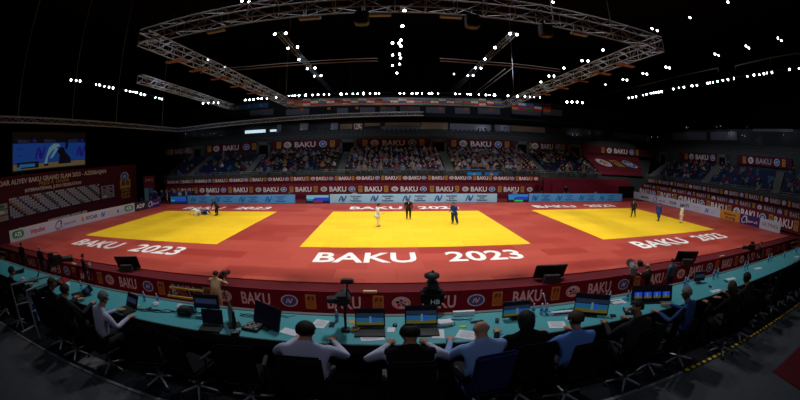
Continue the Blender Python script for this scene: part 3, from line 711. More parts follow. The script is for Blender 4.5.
truss('lower truss crossing in front of the black curtain', [(TL, -16, 9.8), (TL, 23.6, 9.8), (2.6, 24.2, 10.45)], .45, 1.0, .03)
a, b = at(140, 79, z=ZT), at(232, 107, z=ZT); truss('side truss over the left mat', [a, b], .6, 1.1)
# orange straps under the side beams
k = 0
for t_ in (.12, .22, .33, .45, .58):
    for P, Q in ((F1, B1), (F2, B2)):
        p = P.lerp(Q, t_); o = MB('orange_strap').box((0, 0, 0), (1.5, .12, .06)).box((0, .3, 0), (1.5, .12, .06)).box((-.7, .15, 0), (.1, .3, .05)).box((.7, .15, 0), (.1, .3, .05)).obj('orange_bracket'); o.location = p+Vector((0, 0, -.55)); tag(o, 'orange bracket strapped under a side beam of the rectangular truss', 'bracket', 'orange brackets under the truss')
# dark loudspeaker boxes and hoists on the front beam
for u in (362, 310, 472, 544, 380, 218, 451, 577):
    x = at(u, 16, y=-5.9).x; big = u in (362, 472, 544)
    t = thing('hanging_speaker' if big else 'chain_hoist', ('black loudspeaker' if big else 'flat grey fixture')+' hanging under the front truss beam', 'loudspeaker' if big else 'fixture', (x, -5.9, ZT-.35), 0, 'fixtures under the front beam, '+('large' if big else 'flat'))
    if big: MB('black_plastic').box((0, 0, -.45), (.6, .5, .6), bev=.05).obj('cabinet', t); MB('dark_grey').lathe([(.2, -.78), (.24, -.74)]).obj('grille', t); MB('steel').bar((0, 0, -.15), (0, 0, .1), .03).obj('bracket', t)
    else: MB('mid_grey').box((0, 0, -.3), (.95, .3, .10), bev=.02).obj('lamp_body', t); MB('steel').bar((-.3, 0, -.25), (-.3, 0, .1), .02).obj('bracket', t); MB('steel').bar((.3, 0, -.25), (.3, 0, .1), .02).obj('bracket', t)
# suspension cables
def cable(label, p, q_, r=.02, group='suspension cables', m='mid_grey'):
    t = thing('suspension_cable', label, 'cable', p, 0, group); MB(m).bar((0, 0, 0), Vector(q_)-Vector(p), r, n=5).obj('wire', t)
for u, v1 in ((247, 24), (286, 50), (514, 100), (553, 40), (18, 119), (72, 123), (116, 126), (162, 129), (613, 8)):
    if u in (18, 72, 116, 162): p = at(u, v1, x=TL)
    elif u in (286, 514): p = at(u, 101, y=24.2)
    else: p = at(u, 20 if u != 613 else 38, y=-5.9)
    p.z = max(p.z, 9.9); cable('thin cable dropping from the roof to a truss', p, Vector((p.x, p.y, 25.9)), .03)
# roof ribs and catwalks running away from the camera
ZR = 19.0
def gx(u, v): return at(u, v, z=ZR)
for n_, (u0, v0, u1, v1) in enumerate(((280, 34, 337, 96), (513, 34, 476, 92))):
    a, b = gx(u0, v0), gx(u1, v1); b.x = a.x; b.y = min(b.y, 54)
    truss(('roof catwalk left of centre' if n_ == 0 else 'roof catwalk right of centre')+', carrying pairs of lamps', [a, b], .5, 1.6, .03, 'roof_catwalk', 'roof catwalks')
for n_, pts in enumerate((((200, 73), (250, 69), (300, 65), (345, 62), (378, 61)), ((440, 61), (480, 64), (520, 67), (560, 72)))):
    P = [at(u, v, y=10) for u, v in pts]; t = thing('curved_roof_rail', 'thin reddish curved rail under the roof, '+('left' if n_ == 0 else 'right')+' of centre', 'rail', P[0], 0); q = MB('rail_brown'); q.path([p-P[0] for p in P], .05, 'rail_brown'); q.obj('rail_tube', t); 
    q = MB('mid_grey'); q.path([p-P[0]+Vector((0, 0, .25)) for p in P], .03, 'mid_grey'); q.obj('upper_tube', t)
P = [at(u, v, x=45) for u, v in ((600, 95), (640, 86), (680, 76), (718, 68))]; P2 = [at(u, v, x=45) for u, v in ((735, 66), (770, 58), (799, 53))]
for n_, pp in enumerate((P, P2)):
    t = thing('roof_rail', 'long pale rail above the right-hand row of floodlights, '+('far' if n_ == 0 else 'near')+' length', 'rail', pp[0]); MB('mid_grey').path([p-pp[0] for p in pp], .07).obj('rail_tube', t)
    for p in pp: MB('mid_grey').bar(p-pp[0], p-pp[0]+Vector((0, 0, -.5)), .05).obj('lug', t)
for n_, (a, b) in enumerate((((505, 69), (476, 92)), ((511, 69), (479, 93)))):
    p, q_ = gx(*a), gx(*b); t = thing('roof_duct', 'thin pale duct under the roof right of centre, '+('left' if n_ == 0 else 'right')+' of the pair', 'duct', p); MB('white_print').bar((0, 0, 0), q_-p, .07).obj('duct_tube', t)
# ---------------------------------------------------------------- lamps
def lamp_mesh(m, r):
    q = MB('dark_grey'); q.lathe([(r*.7, r*.9), (r*.95, r*.5), (r*1.08, -.02)], 'dark_grey', 12); q.lathe([(r, -.05), (r, -.02)], m, 14); q.bar((0, 0, r*.9), (0, 0, r*1.6), .04, 'dark_grey'); return q.mesh('floodlight')
LM = {(m, r): lamp_mesh(m, r) for m in ('lamp_glow', 'lamp_big', 'lamp_dim') for r in (.16, .21, .28, .36)}
LS = .54
def lamp(p, m, r, label, group, name='floodlight'):
    o = link(name, LM[(m, r)]); o.scale = (LS, LS, LS); d = (CP*1.0-p); a = Vector((0, 0, -1))
    tgt = Vector((CP.x*.2, 2, 0))-p; o.rotation_euler = (-tgt).to_track_quat('Z', 'Y').to_euler(); o.location = p; tag(o, label, 'floodlight', group)
far = [289, 292.5, 295, 299, 305.5, 312.5, 318, 324, 329, 341, 346.5, 353, 357.5, 363.5, 370, 375.5, 379, 400, 404, 412, 417, 422, 429, 432, 438, 455.5, 460, 467.5, 470.5, 479, 486, 489.5, 494.5, 508, 517.5, 525, 530, 534, 540]
for u in far:
    v = 93.3+((u-400)/140)**2*4.2; big = u in (363.5, 417, 517.5, 494.5, 341, 305.5)
    lamp(at(u, v, y=44), 'lamp_big' if big else 'lamp_glow', .36 if big else .28 if R.random() < .6 else .21, 'white floodlight in the long row above the far flags', 'floodlights above the far flags')
for u, v in ((203, 103.4), (208.3, 103), (213.5, 102.7), (218, 103), (245.5, 100), (249.5, 99.9), (253.5, 99.5), (258, 98.8), (261.5, 98.6), (267, 98.5), (276, 97.5)): lamp(at(u, v, y=44), 'lamp_big' if u in (208.3, 258) else 'lamp_glow', .28, 'white floodlight in the row left of the far flags', 'floodlights left of the far flags')
for u, v in ((567, 102), (572, 102), (577.3, 102), (582.5, 102.6)): lamp(at(u, v, y=44), 'lamp_glow', .36, 'white floodlight in the cluster of four right of the flags', 'cluster of four floodlights')
for u, v in ((629, 98), (632.5, 97.3), (636, 96.8), (643, 95.4), (646.5, 94.5), (651, 93.3), (653.5, 92.8), (656, 92.5), (658.5, 92), (661.5, 91.6), (673.5, 89), (679, 88), (684, 87.3), (692, 85.8), (697, 85.2), (707.5, 83.2), (710, 82.8), (713, 82.2), (717.5, 81.4), (723, 80.5), (728, 79.6), (734, 78.5), (747.5, 76.4), (754, 75.2), (759.5, 74.6), (764, 73.8), (767, 73), (772, 72.3), (789.5, 69.4), (799, 68.6)):
    lamp(at(u, v, x=48), 'lamp_big' if u in (661.5, 658.5, 692, 679) else 'lamp_glow', .28 if R.random() < .7 else .21, 'white floodlight in the row along the right side of the roof', 'floodlights along the right side')
for u, v in ((71, 80), (76, 80.5), (80, 81), (96, 84.5), (99.5, 85), (104.5, 86.5), (109, 87.2), (113, 88), (126, 90.6), (130, 91.3), (133.5, 92), (136.5, 92.6), (141, 94), (144.5, 94.8), (155.5, 97.6), (159, 98.2), (162, 99)):
    lamp(at(u, v, x=-46), 'lamp_glow', .28 if R.random() < .7 else .21, 'white floodlight in the row along the left side of the roof', 'floodlights along the left side')
for u, v in ((275, 34), (286, 33), (288, 48), (297.5, 47), (299, 59.5), (307.5, 68.5), (315, 68), (314.5, 76), (321, 75.5), (392.5, 43), (399, 43), (392.5, 55), (399.5, 54), (392.5, 65.5), (399.5, 64), (397, 73), (242, .8), (249, 1.5), (404.5, 10.5), (402.5, 26), (401, 40), (401, 46), (400.5, 58),
             (510, 33.5), (517, 34.5), (495, 47.5), (485, 59), (475.5, 68), (481, 68), (468, 75.5), (473, 75.5), (553, 2), (582, 60.5), (588, 61), (564, 68), (549, 76), (554, 76), (541, 82), (454, 74), (728, 2), (690, 17.5), (652, 28.5), (657.5, 30.5), (778, 38), (781.5, 40.5), (746, 46), (749, 48), (715, 54), (718.5, 55.5), (666, 67), (669.5, 68), (643, 73.5), (647, 74), (623, 79.5), (627, 80), (603, 50), (605.5, 84.5), (208, 59.5), (225, 67)):
    p = gx(u, v); s = 'lamp_big' if (u, v) == (402.5, 26) else 'lamp_glow' if u not in (208, 225, 454, 605.5) else 'lamp_dim'
    lamp(p, s, .28 if s == 'lamp_big' else .21 if p.y < 8 else .28, 'small white lamp high under the dark roof', 'roof lamps', 'roof_lamp')
def batten(label, pts, plane, val):
    P = [at(u, v-.9, **{plane: val}) for u, v in pts]; t = thing('lighting_batten', label, 'rail', P[0], 0, 'battens carrying the floodlights'); MB('dark_grey').path([p-P[0] for p in P], .05, 'dark_grey').obj('batten_tube', t)
    for p in P[::2]: MB('dark_grey').bar(p-P[0], Vector((p.x, p.y, 25.95))-P[0], .03).obj('hanger', t)
batten('dark tube carrying the long row of floodlights above the flags', [(u, 93.3+((u-400)/140)**2*4.2) for u in (285, 320, 350, 380, 410, 440, 470, 500, 520, 543)], 'y', 44.15)
batten('dark tube carrying the floodlights left of the flags', [(200, 103.6), (215, 102.8), (245, 100), (262, 98.6), (278, 97.3)], 'y', 44.15)
batten('dark tube carrying the cluster of four floodlights', [(564, 102), (573, 102), (586, 102.7)], 'y', 44.15)
batten('dark tube carrying the floodlights along the right side', [(627, 98.4), (662, 91.4), (697, 85), (734, 78.4), (772, 72.2), (799, 68.5)], 'x', 48.15)
batten('dark tube carrying the floodlights along the left side', [(69, 80), (113, 88), (144, 94.6), (164, 99.4)], 'x', -46.15)
# small lights inside the far suites
for u, v in [(R.uniform(354, 362), R.uniform(125, 130)) for _ in range(7)]+[(R.uniform(476, 487), 129) for _ in range(5)]+[(R.uniform(571, 582), R.uniform(132, 136)) for _ in range(8)]+[(291, 130), (297, 130), (301, 131), (319, 130), (325, 129), (330, 129), (185, 134), (192, 134), (201, 134.5), (205, 134.5), (210, 134), (214, 134.5), (220, 135.5), (424, 130), (432, 131), (446, 130), (504, 128), (517, 121), (600, 133), (590, 132.5), (658, 137), (652, 137)]:
    p = at(u, v, y=42.0); o = link('suite_lamp', LM[('lamp_dim', .16)]); o.location = p; o.rotation_euler = (PI/2, 0, 0); tag(o, 'tiny white lamp glowing in the suites above the far stand', 'lamp', 'lamps in the far suites')
for u, v in ((728, 133), (731, 132), (747, 127), (741, 135), (744, 136), (757, 140), (783, 134.5), (786, 134.8), (795, 134), (716, 126.5), (720, 126), (688, 127.5), (686, 127.5)):
    p = at(u, v, x=57.0); o = link('suite_lamp', LM[('lamp_dim', .16)]); o.location = p; o.rotation_euler = (PI/2, 0, -PI/2); tag(o, 'tiny white lamp in the dark suites above the right-hand stand', 'lamp', 'lamps in the right suites')
#PART2

# ================================================================ LEFT WALL: backdrop, screen, curtain
XB = -38.0
Mb, Lb = frame((XB, -12, -1), (XB, 21.8, -1)); t = thing('event_backdrop', 'huge dark red backdrop with event title and prize amount on the left', 'backdrop', M=Mb, group=None)
HB_ = 6.5
MB('banner_dark').box((Lb/2, .15, HB_/2), (Lb, .3, HB_)).obj('backdrop_sheet', t)
def bx_(u, v): p = at(u, v, x=XB); return p.y+12, p.z+1
def btext(s, c0, c1, cap, m, bold=True):
    x0, z0 = bx_(*c0); x1, z1 = bx_(*c1); q = MB(m); q.text(s, 0, 0, cap, m, 0, x1-x0, bold, .02); q.obj('lettering', t, M=Matrix.Translation(((x0+x1)/2, -.001, (z0+z1)/2)) @ Matrix.Rotation(0, 4, 'Y'))
x1, z1 = bx_(107, 172.5); q = MB('white_print'); q.text('HEYDAR ALIYEV BAKU GRAND SLAM 2023 - AZERBAIJAN', 0, 0, .46, 'white_print', 0, 20.4, True, .02); q.obj('lettering', t, M=Matrix.Translation((26.7-10.2, 0, 5.67)))

for s_, zc, cap, w, m in (('PRIZE \u20ac 154,000', 5.41, .36, 5.2, 'gold'), ('INTERNATIONAL JUDO FEDERATION', 4.89, .32, 9.8, 'white_print')):
    q = MB(m); q.text(s_, 0, 0, cap, m, 0, w, True, .02); q.obj('lettering', t, M=Matrix.Translation((16.6, 0, zc-cap/2)))
x0, x1 = 9.1, 25.1; z0, z1 = 2.45, 4.42
q = MB('panel_grey'); q.slab([(x0, z0), (x1, z0), (x1, z1), (x0, z1)], 0, .03, 'mid_grey'); q.obj('mosaic_panel', t)
q = MB('grey_print'); nx, nz_ = 40, 8
for i in range(nx):
    for j in range(nz_):
        k = (i+j) % 10; m = 'purple_print' if k in (0,) else 'navy' if k == 5 else 'green_print' if (k == 1 and (i//10) % 2) else 'sign_orange' if (k == 6 and i < 12) else 'board_white'
        xx = x0+(i+.5)*(x1-x0)/nx; zz_ = z0+(j+.5)*(z1-z0)/nz_; w, h = (x1-x0)/nx*.40, (z1-z0)/nz_*.38; q.slab([(xx-w, zz_-h), (xx+w, zz_-h), (xx+w, zz_+h), (xx-w, zz_+h)], -.03, .01, m)
tag(q.obj('mosaic_print', t))
for (xa, cols) in ((25.5, ('white_print', 'green_print', 'navy', 'purple_print')), (6.7, ('gold', 'white_print', 'green_print'))):
    for i in range(2 if xa > 20 else 1):
        for j in range(3):
            q = MB('grey_print'); w, h = (1.35, .48) if xa > 20 else (2.1, .48); q.slab([(0, 0), (w, 0), (w, h), (0, h)], 0, .03, 'grey_print'); q.disc(w/2, h/2, w*.3, h*.3, cols[(i+j) % len(cols)], -.03, d=.01); q.obj('sponsor_panel', t, M=Matrix.Translation((xa+i*1.45, 0, z0+j*.56)))
xx, zz_ = bx_(124.5, 176.5); link('federation_emblem', emblem_blue(.95, .62), t, Matrix.Translation((xx, -.01, zz_)))
xx, zz_ = bx_(125.5, 189); q = MB('gold'); w, h = 1.25, 1.25; q.slab([(-w, -h*.0), (w, 0), (w, h), (-w, h)], 0, .02, 'gold'); q.slab([(-w*.8, h*.35), (0, h*.3), (-.1, h*.85), (-w*.6, h*.9)], -.02, .01, 'gold_dark'); q.slab([(.1, h*.35), (w*.8, h*.3), (w*.6, h*.9), (.2, h*.85)], -.02, .01, 'gold_dark'); q.obj('gold_emblem', t, M=Matrix.Translation((xx, 0, zz_+.1)))
for k, s in enumerate(('WORLD', 'JUDO', 'TOUR')): q = MB('gold'); q.text(s, 0, 0, .32, 'gold', 0, 2.3, True, .02); q.obj('lettering', t, M=Matrix.Translation((xx, 0, zz_-.32-.45*k)))
# low white sign boards behind the left sponsor board
for (u0, v0, u1, v1), l in (((48, 218, 67, 214.5), 'short white sign board on the dark floor in front of the backdrop'), ((66, 214, 87, 210), 'second short white sign board, nearer the curtain')):
    a, b = at(u0, v0, x=-36.6), at(u1, v1, x=-36.6); a.z = b.z = -.2 if False else .15; M, L = frame(a, b); r = thing('sign_board', l, 'sign', M=M, group=None)
    MB('grey_print').box((L/2, .04, .28), (L, .08, .5), bev=.01).obj('sign_panel', r); q = MB('black_print'); q.text('JUDO', 0, 0, .2, 'black_print', 0, 1.4); q.obj('lettering', r, M=Matrix.Translation((L/2, 0, .18))); MB('dark_grey').box((.2, .04, -.55), (.06, .06, 1.2)).obj('leg', r); MB('dark_grey').box((L-.2, .04, -.55), (.06, .06, 1.2)).obj('leg', r)
# big screen
sy0, sy1, sz0, sz1 = at(13, 150, x=-38.4).y, at(85, 150, x=-38.4).y, 5.95, 9.15
M, L = frame((-38.4, sy0, sz0), (-38.4, sy1, sz0)); t = thing('video_screen', 'big video screen showing two judoka, above the red backdrop', 'screen', M=M); H = sz1-sz0
MB('black_plastic').box((L/2, .3, H/2+.25), (L+.3, .5, H+.8)).obj('screen_frame', t)
q = MB('scr_black'); Y = [0]
def sl(pts, m, n=1): q.slab([(a*L, b*H) for a, b in pts], .04-.012*n, .01, m)
def sr(x0, x1, z0, z1, m, n=1): sl([(x0, z0), (x1, z0), (x1, z1), (x0, z1)], m, n)
sr(0, 1, 0, 1, 'scr_black', 0); sr(0, 1, .20, .83, 'scr_blue'); sr(0, 1, 0, .18, 'scr_tan'); sr(.4, 1, .18, .24, 'scr_red', 2) if False else sr(0, 1, .18, .205, 'scr_purple', 2)
for cx in (.35, .93): q2 = [( -.8, -.55), (-.62, -.05), (-.38, .42), (-.12, .5), (.06, .15), (.16, -.18)]; q.stroke([(cx*L+a*.95, .5*H+b*.95) for a, b in q2], .3, 0, 'scr_purple', .01); q2 = [(-.18, -.02), (-.04, -.38), (.2, -.52), (.44, -.2), (.66, .22), (.82, .6)]; q.stroke([(min(cx*L+a*.95, L*.995), .5*H+b*.95) for a, b in q2], .3, 0, 'scr_purple', .01)
for cx in (.14, .48, .82): q.text('BAKU', cx*L, .86*H, .28, 'scr_text', .0, 1.9, True, .01)
for cx in (.27, .95): q.disc(cx*L, .91*H, .3, .17, 'scr_purple', .0, 16)
q.text('aijan', .09*L, .64*H, .2, 'scr_purple', 0, .9); q.text('ation', .09*L, .42*H, .2, 'scr_purple', 0, .9)
sl([(.40, .12), (.44, .12), (.46, .38), (.52, .58), (.57, .66), (.63, .72), (.60, .80), (.53, .80), (.47, .66), (.44, .45)], 'scr_white', 3); sl([(.48, .30), (.52, .33), (.60, .62), (.56, .66)], 'scr_white', 3)
sl([(.60, .10), (.78, .10), (.78, .28), (.74, .40), (.70, .50), (.68, .66), (.63, .68), (.58, .55), (.62, .40), (.61, .25)], 'scr_black', 4); sl([(.70, .60), (.72, .58), (.74, .72), (.74, .83), (.70, .82)], 'scr_black', 4); sr(.40, .46, .07, .14, 'scr_black', 4)
sr(.05, .33, .04, .24, 'scr_black', 3); sr(.08, .28, .08, .18, 'scr_cyan', 4); sr(.05, .10, .0, .1, 'scr_cyan', 5)
q.obj('screen_picture', t)
for k in (.15, .85): MB('steel').box((L*k, .6, -1.9), (.12, .12, 9.8)).obj('support_leg', t)
# curtain
pts = []; a, b = Vector((-40.0, 15.5, 0)), Vector((-38.2, 21.9, 0)); c = Vector((-36.2, 27.6, 0)); q = MB('curtain'); n = 90
P = [a.lerp(b, i/n) for i in range(n)]+[b.lerp(c, i/n) for i in range(n+1)]
top, bot, prev = 9.9, -1.0, None
for i, p in enumerate(P):
    w = .12*math.sin(i*.9)+.05*math.sin(i*2.3); pp = (q.bm.verts.new((p.x+w, p.y, bot)), q.bm.verts.new((p.x+w*.6, p.y, top)))
    if prev: q.bm.faces.new((prev[0], pp[0], pp[1], prev[1]))
    prev = pp
bmesh.ops.solidify(q.bm, geom=q.bm.faces[:], thickness=.03)
tag(q.obj('stage_curtain', smooth=True), 'tall pleated black curtain between the red backdrop and the far stand', 'curtain')
t = thing('small_poster', 'narrow red poster with blue emblem beside the curtain', 'poster', M=frame((-36.3, 21.6, -1), (-35.4, 23.4, -1))[0]); MB('banner_red').box((1, .03, 2.4), (2.0, .06, 4.6)).obj('poster_sheet', t); q = MB('grey_print'); q.text('JUDO', 0, 0, .25, 'grey_print', 0, 1.4); q.obj('lettering', t, M=Matrix.Translation((1, 0, 4.0))); q = MB('blue_print'); q.disc(1.3, 2.6, .4, .4, 'blue_print', 0); q.obj('federation_emblem', t); q = MB('turquoise'); q.slab([(.1, 1.2), (.8, 1.2), (.8, 3.0), (.1, 3.0)], 0, .01, 'turquoise'); q.obj('print_panel', t)
q = MB('carpet_red'); q.box((.4, 22.6, -.5), (70, 4.2, .98)); q.box((35.35, 8, -.5), (1.0, 33, .98)); struct('floor_2', q)

_person = person
def person(label, loc, rz, P, *aa, **k):
    if aa and aa[0][0].startswith('gi_'): P['legs'] = 1.75
    r = _person(label, loc, rz, P, *aa, **k); r.scale = (1.28, 1.28, 1.0) if loc[2] > -.5 else (1.35, 1.25, 1.08); return r
# ================================================================ JUDOKA AND REFEREES
def gi(mtl, belt):
    def f(r, P):
        p = Vector(P['pel']); q = MB(mtl); u = (Vector(P['che'])-p).normalized(); n = 16
        q.lathe([(.215, -.20), (.205, -.08), (.165, .07), (.15, .10)], mtl, n); q.obj('jacket_skirt', r, True, Matrix.Translation(p) @ u.to_track_quat('Z', 'Y').to_matrix().to_4x4() @ Matrix.Diagonal((1.1, .85, 1, 1)))
        q = MB(belt); q.lathe([(.178, -.02), (.185, 0), (.185, .03), (.178, .045)], belt, n); q.bar((.02, .17, .0), (.07, .21, -.22), .018, belt); q.bar((-.02, .17, .0), (-.05, .21, -.20), .018, belt); q.obj('belt', r, False, Matrix.Translation(p) @ u.to_track_quat('Z', 'Y').to_matrix().to_4x4() @ Matrix.Diagonal((1.0, .8, 1, 1)))
    return f
def suit(r, P):
    p = Vector(P['che']); q = MB('white_print'); q.prism([(-.03, .09), (.03, .09), (0, -.10)], .012, 'white_print'); q.obj('shirt_front', r, M=Matrix.Translation(p+Vector((0, .135, .03)))); q = MB('suit_black'); q.lathe([(.19, -.22), (.185, -.05), (.16, .1)], 'suit_black', 14); q.obj('jacket_hem', r, True, Matrix.Translation(P['pel']) @ Matrix.Diagonal((1.05, .8, 1, 1)))
G = lambda u, v, z=0: at(u, v, z=z)
WH = ('gi_white', 'gi_white', 'skin', 'skin'); BL = ('gi_blue', 'gi_blue', 'skin', 'skin'); SU = ('suit_black', 'suit_black', 'skin_tan', 'shoe')
person('judoka in white gi with dark belt standing on the middle mat', G(377.5, 226.8), -1.3, std(lean=.06, knl=(-.14, .10, .48), anl=(-.15, .06, .09), tol=(-.16, .22, .03), wrr=(.20, .28, 1.02), hdr=(.16, .37, 1.05), wrl=(-.22, .22, .95), hdl=(-.18, .32, .98)), WH, extra=gi('gi_white', 'black_cloth'), hands=1)
person('referee in black suit standing at the back of the middle mat', G(408.5, 219), PI, std(), SU, extra=suit, hair=('hair_grey', 'short'), hands=1)
person('judoka in blue gi standing on the middle mat, facing left', G(454, 224), 2.3, std(lean=.10, wrl=(-.16, .30, 1.0), hdl=(-.12, .40, 1.02), wrr=(.2, .2, .95), hdr=(.18, .3, .95), knl=(-.18, .02, .49), anl=(-.22, -.08, .09), tol=(-.24, .08, .035)), BL, extra=gi('gi_blue', 'black_cloth'), hands=1)
person('referee in black suit walking on the back of the right mat', G(633, 217.3), 2.2, std(anl=(-.13, -.22, .12), knl=(-.12, .0, .5), tol=(-.14, -.08, .035), anr=(.13, .16, .09), tor=(.14, .33, .035)), SU, extra=suit, hands=1)
person('judoka in blue gi striding across the right mat with legs apart', G(658, 221), -1.2, std(lean=.08, pel=(0, 0, .87), knl=(-.16, .24, .50), anl=(-.16, .40, .09), tol=(-.16, .56, .035), knr=(.16, -.16, .46), anr=(.16, -.40, .12), tor=(.16, -.26, .035)), BL, extra=gi('gi_blue', 'black_cloth'), hands=1)
person('judoka in white gi with dark belt standing on the right mat', G(681, 223.3), 1.2, std(lean=.04, wrl=(-.2, .22, 1.0), hdl=(-.16, .3, 1.05)), WH, extra=gi('gi_white', 'black_cloth'), hands=1)
person('referee in dark suit bending over the grappling judoka on the left mat', G(217, 215.5), 1.35, std(lean=.62, pel=(0, -.08, .90), look=(0, .8, -.5), wrl=(-.2, .38, .72), hdl=(-.2, .44, .60), wrr=(.2, .38, .72), hdr=(.2, .44, .60), ell=(-.28, .28, .90), elr=(.28, .28, .90)), SU, extra=suit, hands=1)
def ground(dx): return None
pw = dict(pel=(0, -.28, .42), che=(0, .10, .60), nec=(0, .24, .62), head=(0, .36, .58), look=(0, .5, -.8), shl=(-.2, .14, .60), shr=(.2, .14, .60), ell=(-.32, .34, .34), elr=(.32, .34, .34), wrl=(-.26, .52, .12), wrr=(.26, .52, .12), hdl=(-.24, .62, .05), hdr=(.24, .62, .05), hil=(-.1, -.28, .40), hir=(.1, -.28, .40), knl=(-.26, -.10, .09), knr=(.30, .12, .09), anl=(-.2, -.52, .07), anr=(.36, -.30, .07), tol=(-.2, -.68, .05), tor=(.38, -.46, .05))
person('judoka in white gi on hands and knees pressing down on the left mat', G(196, 215.3), 1.2, {k: Vector(v) for k, v in pw.items()}, WH, extra=gi('gi_white', 'black_cloth'), hands=1)
pb = dict(pel=(0, -.30, .20), che=(0, .12, .22), nec=(0, .27, .26), head=(0, .38, .30), look=(0, .3, .9), shl=(-.2, .15, .24), shr=(.2, .15, .24), ell=(-.34, .02, .30), elr=(.34, .02, .32), wrl=(-.26, .20, .42), wrr=(.26, .20, .42), hdl=(-.2, .27, .46), hdr=(.2, .27, .46), hil=(-.1, -.30, .18), hir=(.1, -.30, .18), knl=(-.22, -.55, .46), knr=(.22, -.55, .46), anl=(-.2, -.78, .10), anr=(.2, -.78, .10), tol=(-.2, -.92, .06), tor=(.2, -.92, .06))
person('judoka in blue gi lying on the back beneath the white-clad opponent', G(201, 214.6), 1.5, {k: Vector(v) for k, v in pb.items()}, BL, extra=gi('gi_blue', 'black_cloth'), hands=1)

# ================================================================ PEOPLE AROUND THE PLATFORM
def plain_chair(name, loc, rz, label, group, m='dark_grey'):
    t = thing(name, label, 'chair', loc, rz, group); MB(m).box((0, .05, .44), (.44, .42, .05), bev=.015).obj('seat', t); MB(m).box((0, -.18, .72), (.42, .04, .36), bev=.012).obj('backrest', t)
    for sx_ in (-1, 1):
        for sy_ in (-1, 1): MB('steel').bar((sx_*.19, .05+sy_*.18, 0), (sx_*.18, .05+sy_*.16, .43), .012).obj('leg', t)
    return t
def official(u, v, mats, label, hair=('hair_black', 'short'), y=21.6, stand=False):
    p = at(u, v, y=y); p.z = 0
    P = std() if stand else sit_pose()
    person(label, p, PI, P, mats, hair, group=None)
    if not stand: plain_chair('folding_chair', p+Vector((0, .02, 0)), PI, 'dark chair behind the far advertising boards', 'chairs behind the far boards')
dk = ('black_cloth', 'trousers_dark', 'skin', 'shoe'); wt = ('top_white', 'trousers_dark', 'skin', 'shoe')
official(207, 193, wt, 'seated official in white behind the left-hand blue board'); official(235, 191, dk, 'seated official in black behind the left-hand blue board', hair=('hair_brown', 'short'))
official(289, 192, ('jacket_blue', 'trousers_dark', 'skin', 'shoe'), 'seated official in dark blue at the right end of the left blue board')
official(354.5, 192, ('top_white', 'trousers_dark', 'skin', 'shoe'), 'seated official in white behind the left end of the pale board'); official(407, 190, dk, 'official in black behind the middle of the pale board'); official(423, 189, dk, 'second official in black behind the pale board, head higher', hair=('hair_grey', 'short'))
official(455, 192, ('top_sky', 'trousers_dark', 'skin_tan', 'shoe'), 'seated official in light blue behind the right half of the pale board'); official(515, 192, ('top_white', 'trousers_dark', 'skin', 'shoe'), 'seated official in white above the green scoreboard panel')
official(542, 190, dk, 'seated official in black at the left of the right-hand blue board'); official(566, 188, dk, 'slim person in black standing before the red hoarding', stand=True, y=24.0); official(596, 192, ('top_sky', 'trousers_dark', 'skin', 'shoe'), 'seated official in pale blue at the right of the right-hand blue board')
for (yy, m, l) in ((15.3, 'top_white', 'person in white seated between the right boards and the red banner'), (17.0, 'top_black', 'person in black seated beside the one in white at the right boards'), (9.5, 'top_white', 'person in white by the right boards, nearer the camera')):
    p = Vector((35.35, yy, -.02)); person(l, p, PI/2, sit_pose(), (m, 'trousers_dark', 'skin', 'shoe')); plain_chair('folding_chair', p, PI/2, 'dark chair behind the right-hand advertising boards', 'chairs behind the right boards')
# people gathered at the entrance beside the curtain
ent = []
for n in ('top_navy', 'gi_blue', 'top_white', 'top_red', 'top_black'):
    ent.append((n, body('standing_body', std(), (n, 'trousers_dark' if n != 'top_white' else 'gi_white', 'skin', 'shoe'), 0, 1.25, False, 0)))
cn = {'top_navy': 'navy', 'gi_blue': 'bright blue', 'top_white': 'white', 'top_red': 'red', 'top_black': 'black'}
for k in range(26):
    n, me = R.choices(ent, (8, 7, 5, 2, 4))[0]; u = 139+k*2.15+R.uniform(-.8, .8); y = R.uniform(20.9, 24.0); p = at(u, 190, y=y); p.z = -.01 if abs(p.x-.4) < 34.9 else -1.0
    r = thing('bystander', 'bystander in %s in the group crowding beside the black curtain' % cn[n], 'person', p, PI+R.uniform(-1, 1), 'bystanders in %s by the curtain' % cn[n]); r.scale = (1, 1, R.uniform(.93, 1.04))
    link('body', me, r); link('hair', hair_mesh(Vector((0, .035, 1.62)), Vector((0, 0, 1)), Vector((0, 1, 0)), R.choice(('hair_black', 'hair_brown')), 'short'), r)
for (u, v, l) in ((18, 214, 'person in black standing before the backdrop at the far left'), (70, 209, 'person in black standing by the short white sign boards'), (81, 206.5, 'person in black right of the white sign boards, before the backdrop')):
    p = at(u, v, x=-35.6); p.z = -1; person(l, p, -PI/2, std(), dk, face=True)

